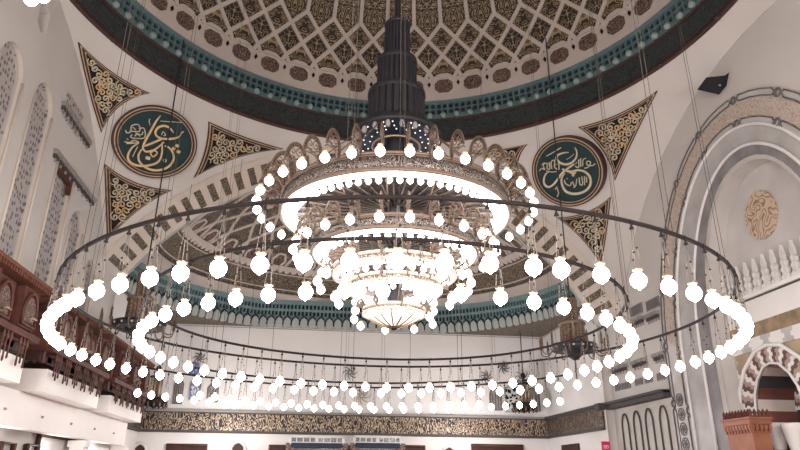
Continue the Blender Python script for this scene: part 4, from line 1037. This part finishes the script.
def hanger_mesh(H):
    mb = MB()
    for k in range(3):
        a = 2*PI*k/3+.4; b = Vector((.085*cos(a), .085*sin(a), GR*1.3)); t = Vector((.012*cos(a), .012*sin(a), H-.16)); mb.tube([b, t], .0075, 4)
        p = b.lerp(t, (.28, .42, .55)[k]); mb.lathe([(.001, -.026), (.024, 0), (.001, .026)], 6, p, mi=1)
    m2 = MB(); m2.lathe([(.001, H-.03), (.016, H-.05), (.02, H-.09), (.046, H-.15), (.001, H-.16)], 8)
    m2.tube([(0, 0, H-.04), (0, 0, H+.03)], .014, 5)
    return mb.mesh('hanger_wires', [MT['wire'], MT['black']]), m2.mesh('hook', MT['bronze'])
H_O = .06*S; h_me, k_me = hanger_mesh(H_O)
ONES = ['', 'first', 'second', 'third', 'fourth', 'fifth', 'sixth', 'seventh', 'eighth', 'ninth', 'tenth', 'eleventh', 'twelfth', 'thirteenth', 'fourteenth', 'fifteenth', 'sixteenth', 'seventeenth', 'eighteenth', 'nineteenth']
def ordn(i):
    if i < 20: return ONES[i]
    t = ('twentieth', 'thirtieth', 'fortieth')[i//10-2]; w = ('twenty', 'thirty', 'forty')[i//10-2]
    return t if i % 10 == 0 else w+'-'+ONES[i % 10]
def lamp(p, label, grp):
    t = thing('globe_lamp', label, 'lamp', p, grp); WL[t.name] = Vector(p)
    inst(g_me, 'globe', t); inst(c_me, 'collar', t); inst(h_me, 'hanger_wires', t, rz=random.uniform(0, 2)); inst(k_me, 'hook', t)
def hoop_z(x, y, h, tx, ty): return h+tx*x+ty*y
def ceil_h(r):                                 # height of the dome above radius r
    return Z2+math.sqrt(max(0, DR**2-r**2))
def hoop(nm, cx, cy, R0_, Rb0, h, drop, tx, ty, front, rear, lb, rb, label, fc):
    def fac(a): return 1+sum(fc[2*k-2]*cos(k*a)+fc[2*k-1]*sin(k*a) for k in range(1, 5))   # the hoop is slightly out of round
    t = thing('lamp_hoop', label, 'hoop', W(cx, cy, h), 'concentric lamp hoops')
    mb = MB(); mb.tube([W(cx+R0_*fac(a)*cos(a), cy+R0_*fac(a)*sin(a), hoop_z(R0_*cos(a), R0_*sin(a), h, tx, ty)) for a in [2*PI*k/160 for k in range(160)]], .042, 8, True); mb.build('iron_tube', MT['bronze'], t)
    nc = 9 if R0_ > .4 else 6
    for k in range(nc):
        a = 2*PI*(k+.42)/nc; R = R0_*fac(a); x, y = cx+R*cos(a), cy+R*sin(a)
        mb = MB(); mb.tube([W(x, y, hoop_z(R*cos(a), R*sin(a), h, tx, ty)), W(x, y, ceil_h(math.hypot(x, y)))], .007, 4); mb.tube([W(x+.006, y, hoop_z(R*cos(a), R*sin(a), h, tx, ty)), W(x+.001, y, ceil_h(math.hypot(x, y)))], .006, 4); mb.build('suspension_cable', MT['cable'], t)
    def P(d):
        a = rad(d); x, y = Rb0*fac(a)*cos(a), Rb0*fac(a)*sin(a); return W(cx+x, cy+y, hoop_z(x, y, h-drop, tx, ty))
    for i, d in enumerate(front): lamp(P(d), '%s lit globe lamp from the left along the front curve of the %s hoop' % (ordn(i+1), nm), 'globe lamps of the %s hoop' % nm)
    for i, d in enumerate(rear): lamp(P(d), '%s lit globe lamp from the left along the rear curve of the %s hoop' % (ordn(i+1), nm), 'globe lamps of the %s hoop' % nm)
    for d in lb: lamp(P(d), 'lit globe lamp in the crowded left bend of the %s hoop' % nm, 'globe lamps in the left bend of the %s hoop' % nm)
    for d in rb: lamp(P(d), 'lit globe lamp in the crowded right bend of the %s hoop' % nm, 'globe lamps in the right bend of the %s hoop' % nm)
hoop('outer', 0, 0, .4825, .4843, .2334, .06, .0061, .0043,
 [219.2, 224.4, 229.2, 234.2, 238.6, 243.4, 248.2, 252.9, 257.6, 262.4, 267.2, 271.9, 276.7, 279.9, 284.9, 290.2, 295.2, 300.2, 304.9],
 [184.2, 178.6, 173.4, 167.9, 162.9, 157.6, 152.4, 147.4, 142.1, 136.9, 131.6, 126.4, 121.2, 116.2, 110.4, 105.2, 99.6, 94.4, 86.9, 81.4, 76.2, 70.9, 65.6, 60.4, 55.4, 49.9, 44.9, 39.4, 34.2, 28.9, 23.7, 18.7, 13.2, 7.6, 2.4, 356.9, 351.7, 346.4],
 [188, 192.5, 197, 201.5, 206, 210.5, 215], [309.4, 314, 318.6, 323.2, 327.8, 332.4, 337, 341.6], 'large dark iron hoop, widest of the two, hung with globe lamps', [0.00138, 0.00065, 0.00168, 0.00673, -0.00588, 0.0027, -0.00404, -0.00434])
hoop('inner', -.0164, .0018, .3614, .3637, .2338, .0582, 0, -.0068,
 [216.9, 223.6, 230.4, 236.7, 243.2, 249.9, 256.4, 262.6, 268.9, 275.6, 282.7, 289.4, 296.2, 302.6, 309.2],
 [174.1, 166.9, 159.9, 153.1, 146.4, 139.6, 132.9, 126.4, 119.4, 112.2, 104.9, 97.6, 90.4, 83.4, 76.2, 69.4, 62.6, 55.9, 48.9, 41.9, 34.9, 27.7, 20.4, 12.6, 5.9, 358.9, 351.4],
 [181.5, 188.5, 195.5, 203, 210], [316, 323, 330, 337.5, 345], 'smaller dark iron hoop inside the widest one, hung with globe lamps', [0.00395, 0.0019, 0.00176, 0.00863, -0.00892, 0.00757, -0.00684, -0.00521])
def circ3(a, b, c):
    ax, ay = a; bx, by = b; cx, cy = c
    d = 2*(ax*(by-cy)+bx*(cy-ay)+cx*(ay-by))
    ux = ((ax*ax+ay*ay)*(by-cy)+(bx*bx+by*by)*(cy-ay)+(cx*cx+cy*cy)*(ay-by))/d; uy = ((ax*ax+ay*ay)*(cx-bx)+(bx*bx+by*by)*(ax-cx)+(cx*cx+cy*cy)*(bx-ax))/d
    return ux, uy, math.hypot(ax-ux, ay-uy)
def rail(nm, a, b, c, n, h, label):
    ux, uy, R = circ3(a, b, c); A0 = math.atan2(a[1]-uy, a[0]-ux); A1 = math.atan2(c[1]-uy, c[0]-ux)
    if A0 < A1: A0 += 2*PI
    t = thing('lamp_rail', label, 'rail', W(b[0], b[1], h), 'curved lamp rails at the rear')
    ps = [(ux+R*cos(A0+(A1-A0)*k/60), uy+R*sin(A0+(A1-A0)*k/60)) for k in range(-2, 63)]
    mb = MB(); mb.tube([W(x, y, h) for x, y in ps], .045, 6); mb.build('iron_tube', MT['bronze'], t)
    for f in (.06, .25, .5, .75, .94):
        q = A0+(A1-A0)*f; x, y = ux+R*cos(q), uy+R*sin(q); r = math.hypot(x, y)
        zt = ceil_h(r) if y < AY and r < DR-.01 else AC+math.sqrt(max(.1, ARI**2-x**2-(max(0, y-YA)/KY)**2))
        mb = MB(); mb.tube([W(x, y, h), W(x, y, zt)], .012, 4); mb.build('suspension_cable', MT['cable'], t)
    for i in range(n):
        q = A0+(A1-A0)*i/(n-1); lamp(W(ux+R*cos(q), uy+R*sin(q), h-.06), '%s lit globe lamp from the left along the %s far rail' % (ordn(i+1), nm), 'globe lamps of the %s far rail' % nm)
rail('longer', (-.522, .575), (-.05, .845), (.467, .535), 30, .2335, 'longer curved iron lamp rail hung low before the rear wall')
rail('shorter', (-.385, .587), (-.05, .748), (.293, .635), 19, .2335, 'shorter curved iron lamp rail hung before the longer far one')

# ------------------------------------------------------------------ the great chandelier
ch = thing('chandelier', 'huge tiered chandelier of glowing rings on a dark fluted stem under the dome', 'chandelier', W(0, 0, .2197))
def lz(h): return h*S+EYE
def part(name, m, prof, n=48, parent=ch, **k):
    mb = MB(); mb.lathe([(r*S, lz(z)) for r, z in prof], n, **k); return mb.build(name, m, parent)
part('hanging_rod', MT['iron'], [(.006, .79), (.006, Z2+DR-.002)], 8)
def flsec(r0, r1, z0, z1):
    n = 120; vs = []; mb = MB()
    for r, z in ((r0, z0), (r1, z1)):
        for k in range(n): q = r*(1-.085*(k % 5 == 0)); a = 2*PI*k/n; vs.append((q*S*cos(a), q*S*sin(a), lz(z)))
    mb.add(vs, [(k, (k+1) % n, (k+1) % n+n, k+n) for k in range(n)]); return mb.build('fluted_stem', MT['iron'], ch)
flsec(.0250, .0238, .725, .800); part('stem_collar', MT['iron'], [(.023, .800), (.0255, .803), (.022, .808), (.012, .815), (.004, .82)], 40)
part('stem_collar', MT['iron'], [(.025, .729), (.031, .727), (.0372, .722), (.0378, .716), (.0366, .712)])
flsec(.0375, .0360, .651, .714)
part('stem_collar', MT['iron'], [(.037, .657), (.044, .655), (.0522, .650), (.0530, .644), (.0518, .639)])
flsec(.0525, .0510, .582, .641)
part('stem_disc', MT['iron'], [(.0525, .585), (.060, .579), (.071, .571), (.0805, .561), (.082, .5570), (.081, .5535), (.077, .5525)], 64)
pan = part('pin_light_panel', MT['navy'], [(.078, .5530), (.05, .5525), (.02, .552), (.001, .552)], 48)
mb = MB()
for n, r in ((28, .070), (22, .057), (16, .046)):
    for k in range(n): a = 2*PI*(k+.3*r*50)/n; mb.lathe([(.001, -.025), (.02, -.01), (.02, .02)], 6, (r*S*cos(a), r*S*sin(a), lz(.552)))
mb.build('pin_lights', MT['pin'], pan)['kind'] = 'stuff'
mb = MB()
for k in range(20): a = 2*PI*k/20; mb.lathe([(.001, -.16), (.06, -.14), (.085, -.04), (.06, .04), (.05, .09)], 8, (.074*S*cos(a), .074*S*sin(a), lz(.549)))
mb.build('cup_lights', MT['grey'], pan)['kind'] = 'stuff'
mb = MB(); mb.tube([(.042*S*cos(2*PI*k/40), .042*S*sin(2*PI*k/40), lz(.541)) for k in range(40)], .035, 5, True); mb.build('brass_hoop', MT['brass'], pan)
part('core_column', MT['iron'], [(.018, .552), (.018, .42), (.012, .41), (.012, .24)], 20)
for k in range(12):
    a = 2*PI*k/12; mb = MB(); mb.tube([(.07*S*cos(a), .07*S*sin(a), lz(.555)), (.187*S*cos(a), .187*S*sin(a), lz(.431))], .018, 5); mb.build('stay_rod', MT['brown'], ch)

def leaf_mesh(sc, h):
    mb = MB(); P = [(0, 0), (-.03, .26), (.03, .52), (.17, .68), (.36, .72), (.54, .60), (.66, .38), (.72, .14), (.64, .16), (.52, .26), (.40, .16), (.26, .20), (.14, -.02), (.05, -.06)]
    P = [Vector((x*sc, -.012, z*sc*h)) for x, z in P]; C = cat_rom(P, 3)
    G = sum(C, Vector())/len(C); IN = [G+(p-G)*.70 for p in C]; mb.plate(C, (0, .024, 0), 0, holes=[IN[::-1]])
    for gx, gz, sg_ in ((.22, .42, 1), (.46, .40, -1), (.12, .20, -1)):
        mb.tube([Vector((gx*sc+(.02+.012*q)*sc*cos(q*.7*sg_), 0, gz*sc*h+(.02+.012*q)*sc*sin(q*.7*sg_))) for q in range(13)], .016, 4, False, 1)
    mb.tube([p+Vector((0, .012, 0)) for p in C], .022*max(.8, sc), 5, True, 1)
    # curled stem that carries the lamp
    mb.tube(cat_rom([Vector((.02, 0, .0)), Vector((.3*sc, 0, .12*sc)), Vector((.62*sc, 0, .10*sc)), Vector((.74*sc, 0, .02*sc))], 3), .02, 5, False, 1)
    return mb.mesh('scroll_leaf', [MT['leaf'], MT['brown']])
def small_globe(r):
    mb = globe_mb(r, n=10); collar_mb(r, mi=1, mb=mb)
    return mb.mesh('lamp_globe', [MT['tglobe'], MT['brass']])
def tier(R, zb, zt, wd, ns, sb_r, nl, Rl, zl, lr, lsc, lh, ph, sof, so_z, so_r0, single=True, mb_='bandscript', mr_='brown'):
    n = 96
    b = part('tier_band', MT[mb_], [(R-.006, zt), (R, zt), (R, zb), (R-.004, zb)], n)
    for z, r in ((zt, .045), (zb, .045), (zb+(zt-zb)*.14, .02), (zb+(zt-zb)*.86, .02)):
        pass
    mb = MB()
    for z, r in ((zt, .05), (zb+.0005, .05), (zb+(zt-zb)*.14, .022), (zb+(zt-zb)*.86, .022)):
        mb.tube([((R+.001)*S*cos(2*PI*k/96), (R+.001)*S*sin(2*PI*k/96), lz(z)) for k in range(96)], r, 5, True)
    mb.build('rim', MT[mr_], b)
    part('light_ring', MT['diff'], [(R-.002, zb+.0005), (R-.003, zb-.002), (R-wd+.001, zb-.002), (R-wd, zb+.0015), (R-wd, zb+(zt-zb)*.55)], n, parent=b)
    sf = part('soffit', MT[sof], [(R-wd-.0005, so_z), (so_r0, so_z)], n, parent=b)
    mb = MB(); m = 40
    for k in range(m):
        a = 2*PI*k/m; d = Vector((cos(a), sin(a), 0)); mb.tube([d*so_r0*S+Vector((0, 0, lz(so_z)-.03)), d*(R-wd)*S+Vector((0, 0, lz(so_z)-.03))], .028, 4)
    mb.build('soffit_ribs', MT['brown'], b)
    if ns:
        sm = globe_mb(sb_r, n=8).mesh('small_bulb', MT['tglobe'])
        if single:
            for k in range(ns):
                a = 2*PI*(k+.5)/ns; inst(sm, 'small_bulb', b, Vector(((R-wd-.002)*S*cos(a), (R-wd-.002)*S*sin(a), lz(zb-.006)))-WL[ch.name])
        else:
            mb = MB()
            for k in range(ns):
                a = 2*PI*(k+.5)/ns; g = globe_mb(sb_r, n=8); c = Vector(((R-wd-.002)*S*cos(a), (R-wd-.002)*S*sin(a), lz(zb-.006))); mb.add([p+c for p in g.v], g.f, 0, True)
            mb.build('bulb_row', MT['tglobe'], b)['kind'] = 'stuff'
    lm = small_globe(lr); lf = leaf_mesh(lsc, lh)
    for k in range(nl):
        a = 2*PI*(k+ph)/nl-PI/2-AZ; d = Vector((cos(a), sin(a), 0))
        inst(lm, 'lamp_globe', b, d*Rl*S+Vector((0, 0, lz(zl)))-WL[ch.name])
        inst(lf, 'scroll_leaf', b, d*(R+.001)*S+Vector((0, 0, lz(zt)-.02))-WL[ch.name], a)
    return b
t1 = tier(.190, .4025, .430, .019, 70, .085, 36, .230, .411, .128, .96, 1.0, .5, 'soffit', .418, .03)
t2 = tier(.135, .3375, .358, .017, 44, .085, 24, .166, .341, .125, .76, 1.02, .5, 'soffit', .350, .02, single=False)
t3 = tier(.098, .3025, .314, .018, 26, .085, 16, .124, .287, .125, .56, 1.1, .5, 'navy', .309, .02, single=False, mb_='litband', mr_='litbrass')
t4 = tier(.074, .277, .2885, .014, 20, .075, 12, .094, .263, .12, .42, 1.2, .5, 'soffit', .284, .015, single=False, mb_='litband', mr_='litbrass')
t5 = tier(.0475, .2395, .248, .010, 0, .07, 8, .064, .229, .105, .32, 1.2, .3, 'soffit', .245, .01, mb_='litband', mr_='litbrass')
for (Ra, za, Rb_, zb, n) in ((.188, .403, .134, .358, 16), (.134, .338, .097, .314, 14), (.097, .303, .073, .2885, 12), (.073, .277, .047, .248, 10)):
    for k in range(n):
        a = 2*PI*(k+.5)/n; mb = MB(); mb.tube([(Ra*S*cos(a), Ra*S*sin(a), lz(za)), (Rb_*S*cos(a), Rb_*S*sin(a), lz(zb))], .02, 5); mb.build('tier_rod', MT['brown'], ch)
bw = part('glass_bowl', MT['bowl'], [(.044, .2395), (.036, .2330), (.025, .2270), (.013, .2225), (.004, .2200)], 40)
mb = MB()
for k in range(14):
    a = 2*PI*k/14; mb.tube([((r+.0006)*S*cos(a), (r+.0006)*S*sin(a), lz(z-.0004)) for r, z in [(.044, .2395), (.036, .2330), (.025, .2270), (.013, .2225), (.004, .2200)]], .035, 4)
mb.build('bowl_ribs', MT['brass'], bw)
part('finial', MT['bronze'], [(.009, .2208), (.009, .2196), (.0035, .2185), (.005, .2175), (.003, .216), (.0005, .2155)], 16, parent=bw)

ch.location.x -= .0062*S
# ------------------------------------------------------------------ lesser chandeliers and lanterns
def lesser(x, y, h, label):
    t = thing('stem_chandelier', label, 'chandelier', W(x, y, h-.02), 'unlit stem chandeliers'); c = W(x, y, h)
    def pt(nm, m, prof, n=40, par=t, **k): mb = MB(); mb.lathe(prof, n, c, **k); return mb.build(nm, MT[m], par)
    r = math.hypot(x, y)
    pt('hanging_rod', 'iron', [(.03, 2.2), (.03, (ceil_h(r)-h)*S)], 6)
    pt('upper_stem', 'leaf', [(.20, 2.25), (.30, 2.15), (.30, 2.1), (.29, 1.15)], 48, flute=.14, sm=False)
    pt('stem_ring', 'brown', [(.3, 1.2), (.5, 1.16), (.58, 1.08), (.58, 1.0), (.5, .98)])
    pt('lower_stem', 'leaf', [(.52, 1.02), (.55, .18)], 60, flute=.12, sm=False)
    d = pt('rim_disc', 'iron', [(.54, .2), (.95, .14), (1.0, .05), (1.0, -.08), (.92, -.12), (.001, -.10)])
    mb = MB()
    for k in range(16): a = 2*PI*k/16; mb.lathe([(.001, -.05), (.05, -.02), (.05, .04)], 6, c+Vector((cos(a)*.99, sin(a)*.99, -.02)))
    mb.build('pin_bulbs', MT['pale'], d)['kind'] = 'stuff'
    for k in range(12):
        a = 2*PI*k/12; dd = Vector((cos(a), sin(a), 0)); mb = MB()
        mb.tube(cat_rom([c+dd*.9+Vector((0, 0, -.02)), c+dd*1.1+Vector((0, 0, -.28)), c+dd*1.36+Vector((0, 0, -.26)), c+dd*1.42+Vector((0, 0, 0))], 3), .028, 5)
        mb.lathe([(.04, -.02), (.075, .03), (.05, .06), (.042, .38), (.03, .46), (.001, .54)], 7, c+dd*1.42)
        mb.build('candle_arm', MT['leaf'], t)
    pt('lower_drop', 'iron', [(.5, -.1), (.34, -.32), (.10, -.5), (.03, -.55), (.03, -1.5), (.001, -1.52)], 20)
rr = hit(574, 348, 'Y', .47); lesser(rr.x/S, .47, (rr.z-EYE)/S, 'unlit dark stem chandelier on the right before the apse, behind the hoops')
ll = hit(138, 326, 'Y', .47); lesser(ll.x/S, .47, (ll.z-EYE)/S, 'unlit dark stem chandelier on the left before the apse, above the balconies')
def lantern(p, zt, label):
    t = thing('lantern', label, 'lantern', p, 'small unlit lanterns under the apse corners')
    def pt(nm, m, prof, n=24, **k): mb = MB(); mb.lathe(prof, n, p, **k); return mb.build(nm, MT[m], t)
    pt('hanging_rod', 'iron', [(.035, 1.3), (.035, zt-p.z)], 6)
    pt('finial', 'bronze', [(.03, 1.35), (.14, 1.25), (.17, 1.12), (.10, 1.0), (.06, .95), (.06, .72)], 14)
    pt('top_disc', 'bronze', [(.06, .75), (.40, .70), (.42, .62), (.08, .6)])
    for k in range(8):
        a = 2*PI*k/8; mb = MB(); d = Vector((cos(a), sin(a), 0)); mb.tube([p+d*.34+Vector((0, 0, .64)), p+d*.32+Vector((0, 0, -.65))], .035, 5); mb.build('post', MT['brass'], t)
    pt('core', 'leaf', [(.18, .6), (.18, -.65)], 12)
    pt('lower_ring', 'bronze', [(.3, -.60), (.72, -.58), (.76, -.70), (.76, -.95), (.66, -1.02), (.62, -.75), (.3, -.7)])
    mb = MB()
    for k in range(14): a = 2*PI*k/14; mb.lathe([(.001, -.16), (.07, -.08), (.07, .06), (.03, .14)], 6, p+Vector((cos(a)*.74, sin(a)*.74, -1.0)))
    mb.build('cup_row', MT['leaf'], t)['kind'] = 'stuff'
    pt('lower_basket', 'bronze', [(.30, -.68), (.26, -1.0), (.12, -1.12), (.001, -1.15)], 20)
s0 = hit(521, 333, 'Z', ZS); yy = min(s0.y, (BY-.055)*S); lp = hit(524, 394, 'Y', yy/S); lantern(lp, lz(ZS), 'small dark lantern hanging at the right rear corner by the black star window')
l2 = hit(156, 388, 'Y', yy/S); lantern(l2, lz(ZS), 'small dark lantern hanging at the left rear corner beside the farthest balcony')
for px, py, lab in ((31, -1, 'left one of two lit globe lamps cut by the top picture edge'), (43, -4, 'right one of two lit globe lamps cut by the top picture edge')):
    p = CAM+ray(px, py)*15.5; lamp(p, lab, 'globe lamps over the front of the hall')
    mb = MB(); mb.tube([p+Vector((0, 0, H_O)), Vector((p.x, p.y, lz(CEIL)))], .012, 4);
    last = [q for q in COL.objects if q.get('label') == lab][0]; mb.build('hanging_cable', MT['cable'], last)

# ------------------------------------------------------------------ floor, front of the hall, light
mb = MB(); mb.quad(W(-.76, FRONT, FL), W(.90, FRONT, FL), W(.90, BY+.05, FL), W(-.80, BY+.05, FL)); struct(mb.build('floor', MT['floor']))
mb = MB(); mb.quad(W(-AXL, FRONT, FL), W(AX, FRONT, FL), W(AX, FRONT, CEIL), W(-AXL, FRONT, CEIL)); struct(mb.build('wall_front', MT['cream']))
mb = MB(); mb.quad(W(-AXL, FRONT, CEIL), W(AX, FRONT, CEIL), W(AX, -AY, CEIL), W(-AXL, -AY, CEIL)); struct(mb.build('ceiling_front', MT['cream']))
mb = MB(); P = [back_arc(k/40) for k in range(41)]
for k in range(40): mb.quad(W(P[k][0], -AY, P[k][1]), W(P[k+1][0], -AY, P[k+1][1]), W(P[k+1][0], -AY, CEIL), W(P[k][0], -AY, CEIL))
struct(mb.build('ceiling_lunette', MT['cream']))
def plight(name, loc, e, r=.3, c=(1, .95, .92)):
    l = bpy.data.lights.new(name, 'POINT'); l.energy = e; l.shadow_soft_size = r; l.color = c
    o = bpy.data.objects.new(name, l); COL.objects.link(o); o.location = loc; return o
for y in (.05, .3, .55, .85): plight('unseen_gallery_light', W(-.665, y, .03), 30, .2)  # unseen lights added under the gallery to brighten the lower wall
for x in (-.45, 0, .45):
    for y in (-1.2, -.85): plight('front_bay_fill', W(x, y, .28), 600, .4)  # unseen lights added in the front bay to fill the hall
for x in (-.4, .4): plight('apse_fill', W(x, 1.12, .14), 230, .3)  # unseen lights added to brighten the rear wall
w = bpy.data.worlds.new('world'); SC.world = w; w.use_nodes = True
w.node_tree.nodes['Background'].inputs[0].default_value = (.5, .48, .47, 1); w.node_tree.nodes['Background'].inputs[1].default_value = .02
vs_ = SC.view_settings; vs_.view_transform = 'Standard'; vs_.look = 'None'; vs_.gamma = 1; vs_.exposure = 1.56; vs_.use_curve_mapping = False
SC.cycles.use_denoising = True; SC.cycles.max_bounces = 6; SC.cycles.diffuse_bounces = 4; SC.cycles.use_light_tree = True; SC.cycles.caustics_reflective = False; SC.cycles.caustics_refractive = False
SC.cycles.sample_clamp_indirect = 6
